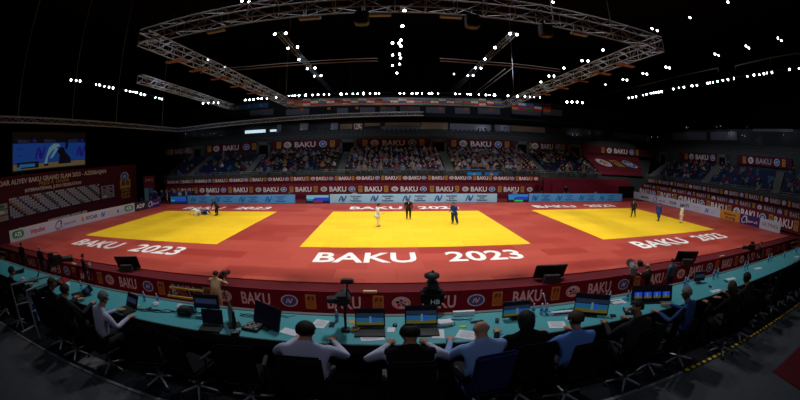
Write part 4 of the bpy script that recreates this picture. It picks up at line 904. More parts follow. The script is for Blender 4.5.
# camera operators on the arena floor
def tripod(r, h, sp=.42, m='black_plastic', rad=.022, n0=0):
    for k in range(3):
        a = PI/2+k*2*PI/3+n0; q = MB(m); q.bar((0, 0, h), (.5*sp*math.cos(a), .5*sp*math.sin(a), h*.5), rad*1.3); q.bar((.5*sp*math.cos(a), .5*sp*math.sin(a), h*.5), (sp*math.cos(a), sp*math.sin(a), 0.02), rad); q.obj('tripod_leg', r)
    MB(m).bar((0, 0, h*.8), (0, 0, h+.08), rad*1.8).obj('tripod_column', r); MB(m).lathe([(.07, h+.04), (.09, h+.07), (.09, h+.12), (.05, h+.15)], m, 14).obj('tripod_head', r)
def video_camera(r, h, s=1.0, m='black_plastic', cover=None, lens=True):
    z = h+.15
    MB(cover or m).box((0, 0, z+.16*s), (.20*s, .52*s, .28*s), bev=.04*s).obj('camera_body', r)
    MB(m).lathe([(.07*s, 0), (.08*s, .1*s), (.10*s, .34*s), (.11*s, .42*s)], m, 16).obj('lens', r, True, Matrix.Translation((0, .24*s, z+.16*s)) @ Matrix.Rotation(-PI/2, 4, 'X'))
    MB(m).box((.16*s, -.12*s, z+.36*s), (.14*s, .22*s, .12*s), bev=.015).obj('viewfinder', r)
    q = MB(m); q.bar((0, -.18*s, z+.30*s), (0, -.18*s, z+.38*s), .014).bar((0, -.18*s, z+.38*s), (0, .15*s, z+.38*s), .018).bar((0, .15*s, z+.38*s), (0, .15*s, z+.30*s), .014); q.obj('carrying_handle', r)
    MB(m).bar((.06*s, -.1*s, z-.03), (.12*s, -.62*s, z-.14), .014).obj('pan_bar', r)
def cam_at(u, v, label, rz, h, s, z=-1.0, name='broadcast_camera', **k):
    p = at(u, v, z=z); r = thing(name, label, 'camera', p, rz); tripod(r, h); video_camera(r, h, s, **k); return r
cam_at(61, 288, 'large broadcast camera on a tripod before the left platform banner', -.8, 1.15, 1.9)
person('operator in black crouched behind the large broadcast camera on the left', at(52, 288, z=-1), -.6, std(lean=.25, wrl=(-.1, .42, 1.15), wrr=(.1, .42, 1.15), hdl=(-.08, .52, 1.2), hdr=(.08, .52, 1.2)), dk, hair=('hair_black', 'short'))
person('person in black standing at the far left end of the platform banner', at(25, 269, z=-1), .3, std(), dk, hands=0)
person('person in black with light cap standing by the left platform banner', at(44, 275, z=-1), .2, std(), dk, hair=('hair_grey', 'short'))
person('person in black reading a white sheet before the left platform banner', at(88, 287, z=-1), -.5, std(wrr=(.16, .26, 1.1), hdr=(.10, .33, 1.14), wrl=(-.16, .26, 1.1), hdl=(-.10, .33, 1.14)), dk)
o = MB('paper').box((0, 0, 0), (.2, .01, .28)).obj('white_sheet'); o.location = at(88, 287, z=-1)+Vector((.26, .32, 1.2)); tag(o, 'white sheet held by the person in black at the left banner', 'paper')
person('cameraman in beige jacket and trousers leaning on the platform', Vector((-8.75, -8.1, -1)), -.1, std(lean=.18, look=(0, .9, -.35), wrl=(-.08, .46, 1.30), wrr=(.10, .46, 1.30), hdl=(-.05, .52, 1.38), hdr=(.06, .52, 1.38), ell=(-.32, .26, 1.18), elr=(.32, .26, 1.18)), ('beige_cloth', 'beige_cloth', 'skin', 'shoe'), hair=('hair_black', 'short'), wide=1.45, hands=1).scale = (1.4, 1.25, 1.1)
r = thing('shoulder_camera', 'black camera on a monopod held by the cameraman in beige', 'camera', (-8.65, -7.45, -1), 0); MB('black_plastic').bar((0, 0, 0), (0, 0, 1.35), .02).obj('monopod', r); video_camera(r, 1.2, 1.0)
cam_at(627, 303, 'broadcast camera in a grey rain cover on a tripod, right of centre', -.5, 1.2, 1.7, cover='mid_grey')
person('grey-haired cameraman in black holding the grey-covered camera', at(644, 303, z=-1)+Vector((0, 0, 0)), .55, std(lean=.15, wrl=(-.16, .46, 1.30), hdl=(-.14, .56, 1.33), wrr=(.14, .40, 1.15), hdr=(.10, .5, 1.18)), dk, hair=('hair_grey', 'short'), wide=1.4)
person('person in teal shirt with dark hair standing by the right banner', at(667, 295, z=-1), .1, std(), ('teal_shirt', 'trousers_dark', 'skin_tan', 'shoe'), wide=1.35)
cam_at(748, 268, 'black broadcast camera on a tripod before the far right banner', 1.1, 1.05, 1.35)
person('person in black beside the far right broadcast camera', at(757, 269, z=-1), .8, std(), dk, wide=1.2)

# score monitors lying on the carpet margin of the platform
def floor_monitor(u, v, rz, label):
    p = at(u, v, z=-.05); r = thing('floor_monitor', label, 'monitor', p, rz, 'floor monitors on the platform margin')
    M = Matrix.Translation((0, .12, .42)) @ Matrix.Rotation(math.radians(32), 4, 'X')
    MB('black_plastic').box((0, 0, 0), (1.5, .07, .86), bev=.02).obj('screen_housing', r, M=M); MB('scr_black').box((0, .04, 0), (1.4, .01, .76)).obj('screen_glass', r, M=M)
    q = MB('dark_grey'); q.prism([(-.42, 0), (.42, 0), (.36, .34), (-.36, .34)], .34, 'dark_grey'); q.obj('rear_housing', r, M=Matrix.Translation((0, -.34, .02)))
    q = MB('black_plastic')
    for k in range(5): q.box((-.24+.12*k, -.345, .2), (.05, .01, .14))
    q.obj('vent', r)
floor_monitor(128, 270.5, .35, 'black floor monitor with its back to the camera, before the left mat'); floor_monitor(550, 281, -.12, 'black floor monitor right of the middle mat, vented back showing'); floor_monitor(686, 264.5, -.45, 'black floor monitor before the right mat')
for k, (u, v, l) in enumerate(((74, 264.8, 'small cream card on the platform edge near the left camera'), (370, 293, 'small cream card on the platform edge below the middle mat'), (722, 257, 'small cream card on the platform edge near the right camera'))):
    p = at(u, v, z=-.02); r = thing('name_card', l, 'card', p); MB('gold').box((0, 0, .05), (.55, .12, .10), bev=.01).obj('card', r) if False else tag(MB('cream').box((0, 0, .05), (.55, .12, .10), bev=.01).obj('card_face', r))
# yellow-edged steps up to the platform
def steps(u, v, label, w=1.5):
    p = at(u, v, y=-7.12); p.z = -1; p.y = -7.2; r = thing('access_steps', label, 'steps', p, 0, 'yellow-edged steps at the platform')
    for k in range(3): MB('black_plastic').box((0, -.28*(2-k)-.14, .15+.3*k-.03), (w, .30, .06), bev=.01).obj('tread', r); MB('yellow_edge').box((0, -.28*(2-k)-.295, .15+.3*k), (w, .025, .09)).obj('nosing', r)
    for s in (-1, 1): q = MB('dark_grey'); q.bar((s*w/2, -.85, .02), (s*w/2, -.05, .85), .03); q.obj('side_rail', r)
steps(190, 292, 'yellow-edged steps below the left side of the middle mat', 1.9); steps(4, 252, 'yellow-edged steps at the far left end of the banner', 2.2); steps(792, 243, 'yellow-edged steps at the far right end of the banner', 2.2)

# ================================================================ OFFICIALS' TERRACE IN THE FOREGROUND
ZF, ZD = 2.23, 2.98
q = MB('carpet_dark'); q.box((0, -16.6, ZF-.1), (60, 2.1, .2)); struct('floor_3', q)
q = MB('banner_dark'); q.box((0, -15.5, .6), (60, .2, 3.2)); struct('wall_8', q)
q = MB('walkway_grey'); q.box((0, -20.5, ZF-.09), (60, 5.7, .2)); struct('floor_4', q)
q = MB('mid_grey'); q.box((-13.7, -17.68, ZF+.012), (32.6, .06, .03)); struct('trim_60', q)
q = MB('black_print'); q.box((16.2, -17.68, ZF+.012), (27.2, .07, .03), 'black_print')
for k in range(75): q.box((2.7+k*.16, -17.68, ZF+.022), (.085, .07, .03), 'yellow_edge')
struct('trim_61', q)
q = MB('carpet_red'); q.box((19, -20.5, ZF+.012), (29.6, 3.3, .02)); struct('floor_5', q)
for k, l in ((0, 'wide grey metal plate set in the dark carpet at the lower left'), ):
    q = MB('mid_grey'); a = [at(u, v, z=ZF) for u, v in ((78, 363), (96, 370), (125, 347), (108, 340))]; q.poly([p+Vector((0, 0, .015)) for p in a]); q.poly([p+Vector((0, 0, .001)) for p in reversed(a)]); tag(q.obj('floor_plate'), l, 'floor plate')
for (pts, l) in ((((22, 333), (38, 324)), 'thin metal strip across the dark carpet near the railing'), (((0, 306), (11, 300)), 'thin metal strip across the dark carpet at the far left')):
    a, b = [at(u, v, z=ZF) for u, v in pts]; r = MB('steel').bar(a+Vector((0, 0, .01)), b+Vector((0, 0, .01)), .02).obj('metal_strip'); tag(r, l, 'metal strip')

def desk(x0, x1, label, n):
    r = thing('officials_desk', label, 'desk', ((x0+x1)/2, -16.36, ZF)); L = x1-x0; h = ZD-ZF
    MB('turquoise').box((0, 0, h-.02), (L, .86, .04), bev=.008).obj('desk_top', r); MB('black_plastic').box((0, -.43, h-.06), (L, .03, .12)).obj('front_edge', r)
    MB('mid_grey').box((0, -.30, h-.14), (L-.2, .05, .08)).obj('support_beam', r); MB('mid_grey').box((0, .46, h-.01), (L, .07, .04)).obj('cable_ledge', r)
    MB('banner_dark').box((0, .42, h/2-.05), (L, .02, h-.12)).obj('modesty_panel', r)
    for k in range(n):
        x = -L/2+.15+(L-.3)*k/(n-1)
        for y in (-.34, .36): MB('steel').bar((x, y, 0), (x, y, h-.05), .022).obj('leg', r)
desk(-8.55, 12.6, 'very long turquoise-topped desk running along the terrace', 10); desk(-15.5, -9.0, 'shorter turquoise-topped desk left of the railing gap', 4)

# railing in the gap at the left
r = thing('step_railing', 'pair of chrome handrails beside the gap between the desks', 'railing', (-8.8, -16.9, ZF))
for k, ux in enumerate((((11, 285), (50, 276)), ((26, 291), (49, 282)))):
    a, b = [at(u, v, z=3.2)-Vector((-8.8, -16.9, ZF)) for u, v in ux]; MB('chrome').bar(a, b, .022, n=8).obj('rail', r); MB('chrome').bar(a+Vector((0, 0, -.42)), b+Vector((0, 0, -.42)), .014, n=8).obj('rail', r)
    for p in (a, b): MB('chrome').bar(p, Vector((p.x, p.y, 0)), .018, n=8).obj('post', r)
q = MB('board_white'); g = []
a, b = at(27, 292, z=3.15), at(44, 286, z=3.15)
for j in range(9):
    row = []
    for i in range(7): s = i/6; p = a.lerp(b, .1+s*.45); row.append(q.bm.verts.new((p.x+.03*math.sin(i*2+j*.4), p.y-.06-.02*math.cos(i*2.2), p.z-.085*j)))
    g.append(row)
for j in range(8):
    for i in range(6): f = q.bm.faces.new((g[j][i], g[j][i+1], g[j+1][i+1], g[j+1][i])); f.material_index = q.mi('blue_print') if i in (1, 2) and j > 2 else 0
bmesh.ops.solidify(q.bm, geom=q.bm.faces[:], thickness=.02)
tag(q.obj('hanging_jacket', smooth=True), 'white and blue jacket hanging from the chrome railing', 'jacket')

# office chairs
def office_chair(loc, rz, label, group=None, m='black_cloth', arms=True):
    r = thing('office_chair', label, 'chair', loc, rz, group)
    q = MB(m); q.box((0, 0, .46), (.50, .48, .09), bev=.035); q.obj('seat', r)
    q = MB(m); q.box((0, 0, .27), (.48, .07, .56), bev=.03); q.obj('backrest', r, M=Matrix.Translation((0, -.25, .53)) @ Matrix.Rotation(.16, 4, 'X'))
    MB('chrome').bar((0, 0, .10), (0, 0, .42), .028, n=10).obj('column', r)
    MB('black_plastic').bar((0, -.05, .44), (0, -.27, .60), .02).obj('back_support', r)
    for k in range(5):
        a = k*2*PI/5+.3; e = (.29*math.cos(a), .29*math.sin(a)); l = MB('chrome').bar((0, 0, .12), (*e, .07), .022, 'chrome', 6, .014).obj('base_leg', r); MB('black_plastic').ball((*e, .03), (.03, .03, .03), u=8, v=6).obj('caster', l)
    if arms:
        for s in (-1, 1): q = MB('black_plastic'); q.bar((s*.25, 0, .46), (s*.28, 0, .66), .015).box((s*.28, .02, .67), (.05, .26, .03), bev=.01); q.obj('armrest', r)
    return r
def sitter(x, label, mats, hair, y=-17.33, rz=0, chair='black_cloth', chl=None, wide=1.4, reach=.0, short=False, look=None, hands=1, lean=.0, scale=1.2, elb=.0, yo=0):
    y += yo; P = sit_pose(che=(0, .05+lean, .90), nec=(0, .10+lean*1.3, 1.035), head=(0, .155+lean*1.5, 1.145), shl=(-.195, .06+lean, .965), shr=(.195, .06+lean, .965), ell=(-.27-elb, .22, .76), elr=(.27+elb, .22, .76), wrl=(-.19, .52+reach, .80), wrr=(.19, .52+reach, .80), hdl=(-.16, .67+reach, .795), hdr=(.16, .67+reach, .795), anl=(-.13, .40, .09), anr=(.13, .40, .09))
    if look: P['look'] = Vector(look)
    r = person(label, (x, y, ZF), rz, P, mats, hair, hands=hands, wide=wide, sub=2, short=short); r.scale = (scale, 1, 1)
    office_chair((x, y-.0, ZF), rz, chl or 'office chair under the '+' '.join(label.split(' at ')[0].split(' in the')[0].split(' far along')[0].split()[:11]), None, chair); return r
S = 'skin'; T = 'trousers_dark'
sitter(-9.55, 'person in black at the left desk, at the picture edge', ('black_cloth', T, S, 'shoe'), ('hair_black', 'short'))
sitter(-7.62, 'dark-haired person in black at the desk beside the railing', ('suit_black', T, 'skin_tan', 'shoe'), ('hair_brown', 'short'), look=(.7, .7, 0), y=-17.26)
sitter(-7.02, 'person in black suit at the desk, second from the railing', ('suit_black', T, S, 'shoe'), ('hair_black', 'short'), y=-17.36, reach=.08)
sitter(-6.05, 'grey-haired man in white shirt at the left laptops, typing', ('shirt_white', T, S, 'shoe'), ('hair_grey', 'short'), rz=-.35, lean=.05)
sitter(-2.66, 'broad man in white shirt with black hair at the middle of the desk', ('shirt_white', T, S, 'shoe'), ('hair_black', 'short'), scale=1.3, elb=.06, lean=-.02)
sitter(-1.52, 'balding man in black vest with white sleeves at the video laptops', ('black_cloth', T, 'skin_tan', 'shoe', 'shirt_white'), ('hair_black', 'balding'), scale=1.25, elb=.12, y=-17.39)
sitter(-.70, 'bald man in light blue shirt at the turquoise desk on a blue chair', ('shirt_light_blue', T, S, 'shoe'), None, scale=1.2, chair='blue_fabric', rz=.15, elb=.04)
sitter(-.14, 'person in black with long dark hair at the desk beside the bald man', ('black_cloth', T, S, 'shoe'), ('hair_black', 'long'), y=-17.23)
sitter(.46, 'dark-haired man in blue shirt at the desk before a tilted monitor', ('shirt_blue', T, S, 'shoe'), ('hair_brown', 'short'), y=-17.41, scale=1.2, look=(-.2, 1, 0))
sitter(1.47, 'man in dark suit at the desk, head turned left in profile', ('suit_black', T, 'skin_tan', 'shoe'), ('hair_black', 'short'), y=-17.41, look=(-1, .35, 0), scale=1.2)
sitter(2.72, 'grey-haired man in dark blue jacket at the wide monitor', ('jacket_blue', T, 'skin_tan', 'shoe'), ('hair_grey', 'short'), rz=.35, scale=1.2)
sitter(3.78, 'brown-haired person in black at the right part of the desk', ('black_cloth', T, 'skin_tan', 'shoe'), ('hair_brown', 'long'), y=-17.60)
sitter(4.60, 'person in black suit with black hair at the empty right desk', ('suit_black', T, 'skin_tan', 'shoe'), ('hair_black', 'short'), y=-17.46)
sitter(9.3, 'person in black far along the desk at the right picture edge', ('black_cloth', T, 'skin_tan', 'shoe'), ('hair_black', 'short'), y=-17.41)
for k, (x, a) in enumerate(((-5.0, .3), (-4.3, -.2), (-3.5, .15), (2.05, .5))): office_chair((x, -17.25, ZF), a, 'empty black office chair at the left and middle desk', 'empty office chairs, left and middle')
for k in range(7): office_chair((5.4+k*.66, -17.2+.05*math.sin(k*3), ZF), R.uniform(-.6, .6), 'empty black office chair in the row along the right desk', 'empty office chairs, right row')
for k in range(3): office_chair((-10.6-k*.8, -17.25, ZF), R.uniform(-.6, .6), 'empty black office chair behind the left desk', 'empty office chairs, far left')

# ---------------------------------------------------------------- things on the desks
def D(u, v, z=ZD): return at(u, v, z=z)
def screen_print(q, w, h, kind):
    def rc(x0, x1, z0, z1, m, n): q.slab([(x0*w-w/2, z0*h), (x1*w-w/2, z0*h), (x1*w-w/2, z1*h), (x0*w-w/2, z1*h)], -.002*n, .002, m)
    if kind == 'judo':
        rc(0, 1, 0, 1, 'scr_black', 0); rc(0, 1, .08, .26, 'scr_yellow', 1); rc(0, 1, .26, .52, 'scr_cyan', 1); rc(0, 1, .56, .78, 'scr_dim', 1); rc(.48, .55, .2, .6, 'scr_white', 2); rc(.6, .66, .2, .55, 'scr_royal', 2)
        for k in range(8): rc(.05+k*.12, .09+k*.12, .60, .72, 'scr_text', 2)
    elif kind == 'multi':
        rc(0, 1, 0, 1, 'scr_black', 0)
        for k in range(4): rc(.04+k*.24, .23+k*.24, .20, .34, 'scr_yellow', 1); rc(.04+k*.24, .23+k*.24, .34, .62, 'scr_royal', 1); rc(.10+k*.24, .14+k*.24, .3, .55, 'scr_white', 2)
    elif kind == 'dim':
        rc(0, 1, 0, 1, 'scr_black', 0); rc(.05, .95, .35, .75, 'scr_dim', 1)
        for k in range(5): rc(.1+k*.17, .2+k*.17, .45, .62, 'scr_text', 2)
    else: rc(0, 1, 0, 1, 'scr_black', 0)
def laptop(u, v, rz, w, label, kind='judo', tilt=.25, open_=True):
    p = D(u, v); r = thing('laptop', label, 'laptop', p, rz); d = w*.66
    MB('black_plastic').box((0, 0, .012), (w, d, .02), bev=.005).obj('keyboard_base', r)
    q = MB('dark_grey')
    for i in range(10):
        for j in range(4): q.box((-w*.43+i*w*.095, -d*.05+j*d*.11, .024), (w*.075, d*.08, .004))
    q.obj('keys', r)
    M = Matrix.Translation((0, d/2, .02)) @ Matrix.Rotation(-tilt, 4, 'X'); l = MB('black_plastic').box((0, .006, d/2), (w, .012, d), bev=.004).obj('lid', r, M=M)
    q = MB('scr_black'); screen_print(q, w*.92, d*.88, kind); q.obj('screen', l, M=Matrix.Translation((0, -.004, d*.06)))
def monitor(u, v, rz, w, h, label, kind='dim', tilt=.1, roll=0, lift=.10, m='black_plastic'):
    p = D(u, v); r = thing('desk_monitor', label, 'monitor', p, rz)
    MB(m).box((0, .05, .008), (w*.4, .2, .016), bev=.004).obj('stand_base', r); MB(m).box((0, .07, (lift+h*.4)/2), (.05, .03, lift+h*.4)).obj('stand_neck', r)
    M = Matrix.Translation((0, 0, lift)) @ Matrix.Rotation(-tilt, 4, 'X'); l = MB(m).box((0, .02, h/2), (w, .035, h), bev=.006).obj('housing', r, M=M)
    q = MB('scr_black'); screen_print(q, w*.95, h*.9, kind); q.obj('screen', l, M=Matrix.Translation((0, -.001, h*.05)))
laptop(370, 333, .02, .40, 'open laptop showing a judo bout, left of the balding man'); laptop(422, 332, -.02, .44, 'open laptop showing a judo bout, just before the balding man')
monitor(516, 319, 0, .42, .24, 'small monitor with a judo picture before the long-haired person', 'judo', lift=.03)
monitor(590, 316, -.55, .56, .32, 'tilted monitor with two judo pictures before the man in blue shirt', 'judo', lift=.02, tilt=.3)
monitor(652, 303, -.35, .85, .28, 'long low monitor with a row of small judo pictures', 'multi', lift=.02, tilt=.4)
laptop(211, 329, .12, .34, 'open laptop with dark screen on the left half of the desk', 'off', tilt=.15)
monitor(208, 316, .1, .44, .22, 'monitor with dim picture standing behind the dark laptop', 'dim', lift=.12)
monitor(231, 326, -1.0, .44, .27, 'monitor turned sideways, edge towards the camera', 'off', lift=.03)
monitor(265, 328, -.55, .54, .32, 'large black monitor seen at an angle, left of the white-shirted man', 'off', lift=.02, tilt=.3)
laptop(126, 311, -.3, .36, 'open laptop in front of the grey-haired man in white shirt', 'dim', tilt=.5); laptop(78, 296, -.5, .38, 'thin grey laptop at the left end of the long desk', 'dim', tilt=1.2)
monitor(699, 283, -.2, .34, .20, 'small grey monitor before the man in dark blue jacket', 'dim', lift=.04, m='mid_grey')
laptop(33, 281, -.6, .36, 'open laptop on the short left desk', 'dim', tilt=.6); laptop(15, 273, -.6, .34, 'closed dark laptop near the left end of the short desk', 'off', tilt=1.5)
# bags and cases
def dark_case(u, v, rz, d, label): p = D(u, v); r = thing('equipment_case', label, 'case', p, rz); MB('black_plastic').box((0, 0, d[2]/2), d, bev=.015).obj('case_shell', r); MB('dark_grey').box((0, -.0, d[2]+.006), (d[0]*.8, d[1]*.6, .012), bev=.003).obj('case_top', r); MB('dark_grey').path([(-d[0]*.2, -d[1]/2-.005, d[2]*.6), (-d[0]*.18, -d[1]/2-.03, d[2]*.7), (d[0]*.18, -d[1]/2-.03, d[2]*.7), (d[0]*.2, -d[1]/2-.005, d[2]*.6)], .006).obj('grip', r)
dark_case(186, 314, .1, (.24, .20, .11), 'black box among cables on the left half of the desk')
def switcher(u, v, rz, w, d, label):
    p = D(u, v); r = thing('control_panel', label, 'control panel', p, rz); MB('black_plastic').box((0, 0, .02), (w, d, .04), bev=.006).obj('panel_base', r); q = MB('grey_print')
    for i in range(6):
        for j in range(4):
            if (i*3+j) % 4: q.box((-w*.4+i*w*.16, -d*.35+j*d*.22, .043), (w*.1, d*.12, .008))
    q.obj('key_print', r)
switcher(253, 328, -.15, .26, .24, 'black control panel with pale keys beside the large angled monitor'); switcher(632, 312, -.4, .30, .24, 'black control panel with pale keys beside the tilted monitor'); switcher(236, 334, .2, .12, .12, 'small dark keypad left of the control panel')
# papers
def sheet(u, v, rz, w, h, label, m='paper', lines=True, group=None):
    p = D(u, v); r = thing('paper_sheet', label, 'paper', p+Vector((0, 0, .004)), rz, group); MB(m).box((0, 0, 0), (w, h, .003)).obj('page', r)
    if lines:
        q = MB('paper_ink')
        for k in range(7): q.box((-.02*w, h*(.36-.11*k), .0022), (w*(.74 if k % 3 else .5), h*.022, .001), 'paper_ink')
        q.obj('print_lines', r)
sheet(372, 337, .15, .30, .22, 'printed sheet left of the balding man, in front of the laptop'); sheet(320, 324, -.2, .20, .26, 'white sheet right of the white-shirted man, with a yellow note'); sheet(290, 332, -.35, .26, .16, 'pale sheet left of the white-shirted man', lines=False)
sheet(467, 335, -.45, .26, .24, 'printed sheet on a clipboard left of the bald man'); sheet(438, 334, -.1, .16, .26, 'sheet right of the balding man, in front of the laptop', lines=False); sheet(557, 325, -.25, .26, .22, 'printed sheet left of the man in blue shirt'); sheet(571, 320, .1, .12, .20, 'second sheet beside the man in blue shirt', lines=False)
sheet(618, 302, .0, .26, .20, 'white and yellow document beside the bottles'); sheet(391, 330, -.1, .10, .14, 'small pale slip between the two video laptops', lines=False)
for u, v in ((716, 291), (731, 279), (758, 268.5), (797, 257)): sheet(u, v, -.15, .34, .13, 'white sheet lying on the nearly empty right desk', lines=False, group='white sheets on the right desk')
sheet(352, 322, .5, .10, .10, 'cream round-edged card beside the small desk camera', 'gold', False)
p = D(463, 327); o = MB('sticky_green').box((0, 0, .006), (.09, .06, .008)).obj('sticky_note'); o.location = p; tag(o, 'yellow-green sticky note above the clipboard sheet', 'note')
o = MB('sticky_green').box((0, 0, .006), (.08, .05, .008)).obj('sticky_note'); o.location = D(139, 306); tag(o, 'yellow-green sticky note right of the grey-haired man', 'note')
r = thing('white_router', 'flat white box wrapped in a cable, right of the balding man', 'box', D(445, 324), .1); MB('paper').box((0, 0, .025), (.20, .15, .05), bev=.01).obj('box_shell', r); MB('cable').path([(-.14, -.08, .02), (-.1, -.13, .01), (.02, -.12, .01), (.12, -.08, .01), (.14, .02, .01)], .006).obj('wound_cable', r)
r = thing('name_plate', 'long white name plate standing at the back of the desk', 'name plate', D(464, 316), 0); q = MB('paper'); q.prism([(-.16, 0), (.16, 0), (.16, .07), (-.16, .07)], .05, 'paper'); q.obj('plate_face', r)
r = thing('name_plate', 'long white plate with a dark line before the printed sheet of the blue-shirted man', 'name plate', D(562, 315), -.1); q = MB('paper'); q.prism([(-.18, 0), (.18, 0), (.18, .05), (-.18, .05)], .05, 'paper'); q.obj('plate_face', r); MB('banner_dark').box((0, -.003, .026), (.28, .004, .02)).obj('stripe', r)
# small desk objects
def mouse(u, v, label, rz=0): r = thing('computer_mouse', label, 'mouse', D(u, v), rz); MB('black_plastic').ball((0, 0, .012), (.032, .05, .02)).obj('mouse_shell', r, True); MB('dark_grey').box((0, .025, .031), (.006, .014, .006)).obj('scroll_wheel', r)
mouse(395, 326, 'black mouse between the two video laptops'); mouse(475, 329, 'black mouse left of the bald man'); mouse(150, 309, 'dark mouse on the desk right of the grey-haired man'); mouse(710, 287, 'dark mouse on the desk before the wide jacket sleeve')
def phone(u, v, label, rz=0, w=.075, h=.15): r = thing('mobile_phone', label, 'phone', D(u, v), rz); MB('black_plastic').box((0, 0, .006), (w, h, .01), bev=.003).obj('phone_body', r); MB('scr_black').box((0, 0, .0115), (w*.9, h*.92, .001)).obj('phone_screen', r)
phone(332, 325, 'black phone right of the white sheet'); phone(477, 322, 'black keyboard-like phone lying behind the sheets', .2, .20, .06); phone(613, 316, 'square black device on the desk beside the tilted monitor', -.4, .10, .10); phone(726, 281.5, 'dark phone on the right desk', -.2, .06, .14)
def cup(u, v, label, m='paper', r_=.04, h=.07): r = thing('cup', label, 'cup', D(u, v)); MB(m).lathe([(r_*.75, 0), (r_, h), (r_*.92, h), (r_*.7, .01)], m, 16).obj('cup_wall', r, True); MB('dark_grey').lathe([(r_*.85, h*.8), (r_*.86, h*.82)], 'dark_grey', 16).obj('drink', r)
cup(355, 331, 'cream-coloured bowl beside the small desk camera', 'gold', .06, .05); cup(497, 322, 'small dark cup behind the sheet, near the small monitor', 'mid_grey', .035, .05)
def bottle(u, v, label, group, s=1.0):
    s *= .82
    r = thing('water_bottle', label, 'bottle', D(u, v), R.uniform(0, 3), group); MB('bottle_blue').lathe([(.028*s, 0), (.032*s, .01), (.032*s, .06*s), (.029*s, .08*s), (.032*s, .10*s), (.031*s, .14*s), (.013*s, .18*s), (.012*s, .195*s)], 'bottle_blue', 12).obj('bottle_body', r, True)
    MB('label_blue').lathe([(.0335*s, .075*s), (.0335*s, .12*s)], 'label_blue', 12).obj('bottle_label', r); MB('white_print').lathe([(.014*s, .195*s), (.014*s, .215*s)], 'white_print', 10).obj('bottle_cap', r)
for (u, v), l in (((337, 321), 'water bottle standing right of the white-shirted man'), ((145, 301), 'water bottle near the sticky note on the left half'), ((158, 303), 'water bottle by the white tissue on the left half'), ((196, 312), 'water bottle right of the black box'), ((82, 289), 'water bottle beside the laptop near the railing')): bottle(u, v, l, None)
for u in (533, 541, 546): bottle(u, 314, 'water bottle in the cluster of three beside the long-haired person', 'three bottles in the middle')
for u, v in ((605, 303), (609, 301), (627, 300), (631, 298), (634, 297)): bottle(u, v, 'water bottle among those around the white and yellow document', 'bottles around the document')
for u, v in ((684, 287), (687, 285), (713, 279), (717, 277), (744, 270), (747, 269), (768, 262), (771, 261), (784, 258), (796, 253)): bottle(u, v, 'water bottle at the back of the right desk', 'bottles along the right desk', 1.15)
def tissue(u, v, s, label):
    q = MB('paper'); vs = bmesh.ops.create_icosphere(q.bm, subdivisions=3, radius=s)['verts']
    for vx in vs: n = 1+.35*math.sin(vx.co.x*140+vx.co.y*90)*math.cos(vx.co.z*120+vx.co.x*60); vx.co = vx.co*n; vx.co.z = max(vx.co.z*.6, -s*.3)
    o = q.obj('crumpled_bag'); o.location = D(u, v)+Vector((0, 0, s*.3)); tag(o, label, 'plastic bag')
tissue(156, 305, .06, 'crumpled white plastic bag among the cables, left half'); tissue(180, 307, .055, 'crumpled white bag beside the black box'); tissue(187, 309, .045, 'small crumpled white packet right of the black box'); tissue(23, 279, .05, 'crumpled white packet on the short left desk'); tissue(68, 285, .05, 'crumpled white packet at the end of the long desk')
def cable_on_desk(pts, label, r_=.004, m='cable'):
    P = [D(u, v)+Vector((0, 0, .008)) for u, v in pts]; c = bpy.data.curves.new('desk_cable', 'CURVE'); c.dimensions = '3D'; c.bevel_depth = r_; c.bevel_resolution = 2; s = c.splines.new('NURBS'); s.points.add(len(P)-1)
    for i, p in enumerate(P): s.points[i].co = (*p, 1)
    s.use_endpoint_u = True; s.order_u = 3; c.materials.append(MAT[m]); o0 = bpy.data.objects.new('desk_cable', c); COL.objects.link(o0); bpy.context.view_layer.update(); me = bpy.data.meshes.new_from_object(o0.evaluated_get(bpy.context.evaluated_depsgraph_get())); bpy.data.objects.remove(o0); o = link('desk_cable', me); tag(o, label, 'cable', 'loose cables on the desk')
for k in range(24):
    u0 = R.choice((85, 120, 135, 145, 160, 170, 180, 240, 262, 345, 440, 545, 600, 690)); f = lambda u: 302+12*math.sin(max(0, min(1, (u-110)/290))*PI/2)+6 if u < 400 else 320-(max(0, u-480)/220)**1.4*36
    pts = [(u0+i*R.uniform(5, 8), f(u0+i*6)+R.uniform(-2.5, 2.5)) for i in range(6)]; cable_on_desk(pts, 'thin dark cable curling between the devices on the long desk')
# small robotic camera on a pole and the covered camera
p = D(346, 331); r = thing('desk_camera', 'small black camera on a pole clamped to the desk', 'camera', p); MB('black_plastic').box((0, 0, .02), (.12, .12, .04), bev=.01).obj('clamp', r); MB('black_plastic').bar((0, 0, .03), (0, 0, .42), .018, n=10).obj('pole', r)
MB('black_plastic').box((-.02, .04, .46), (.20, .26, .13), bev=.03).obj('camera_body', r); MB('dark_grey').lathe([(.05, 0), (.06, .12), (.055, .16)], 'dark_grey', 14).obj('lens', r, True, Matrix.Translation((-.02, .15, .46)) @ Matrix.Rotation(-PI/2, 4, 'X')); MB('black_plastic').box((-.16, .02, .45), (.12, .16, .06), bev=.015).obj('side_screen', r)
MB('black_plastic').bar((.03, 0, .5), (.05, .02, .68), .012).bar((.05, .02, .6), (.10, .04, .50), .01).obj('bracket_arm', r); MB('black_plastic').box((.05, .02, .71), (.17, .10, .05), bev=.015).obj('top_unit', r)
p = Vector((at(432, 300, y=-15.72).x, -15.72, ZF)); r = thing('covered_camera', 'camera in a black cover marked HB standing behind the desk', 'camera', p); tripod(r, .85, .2, rad=.016)
z = .86; q = MB('black_cloth'); q.box((0, 0, z+.11), (.34, .30, .24), bev=.05); q.obj('rain_cover', r); q = MB('white_print'); q.text('HB', 0, 0, .07, 'white_print', 0, .13, False, .004); q.obj('lettering', r, M=Matrix.Translation((.03, -.152, z+.05)))
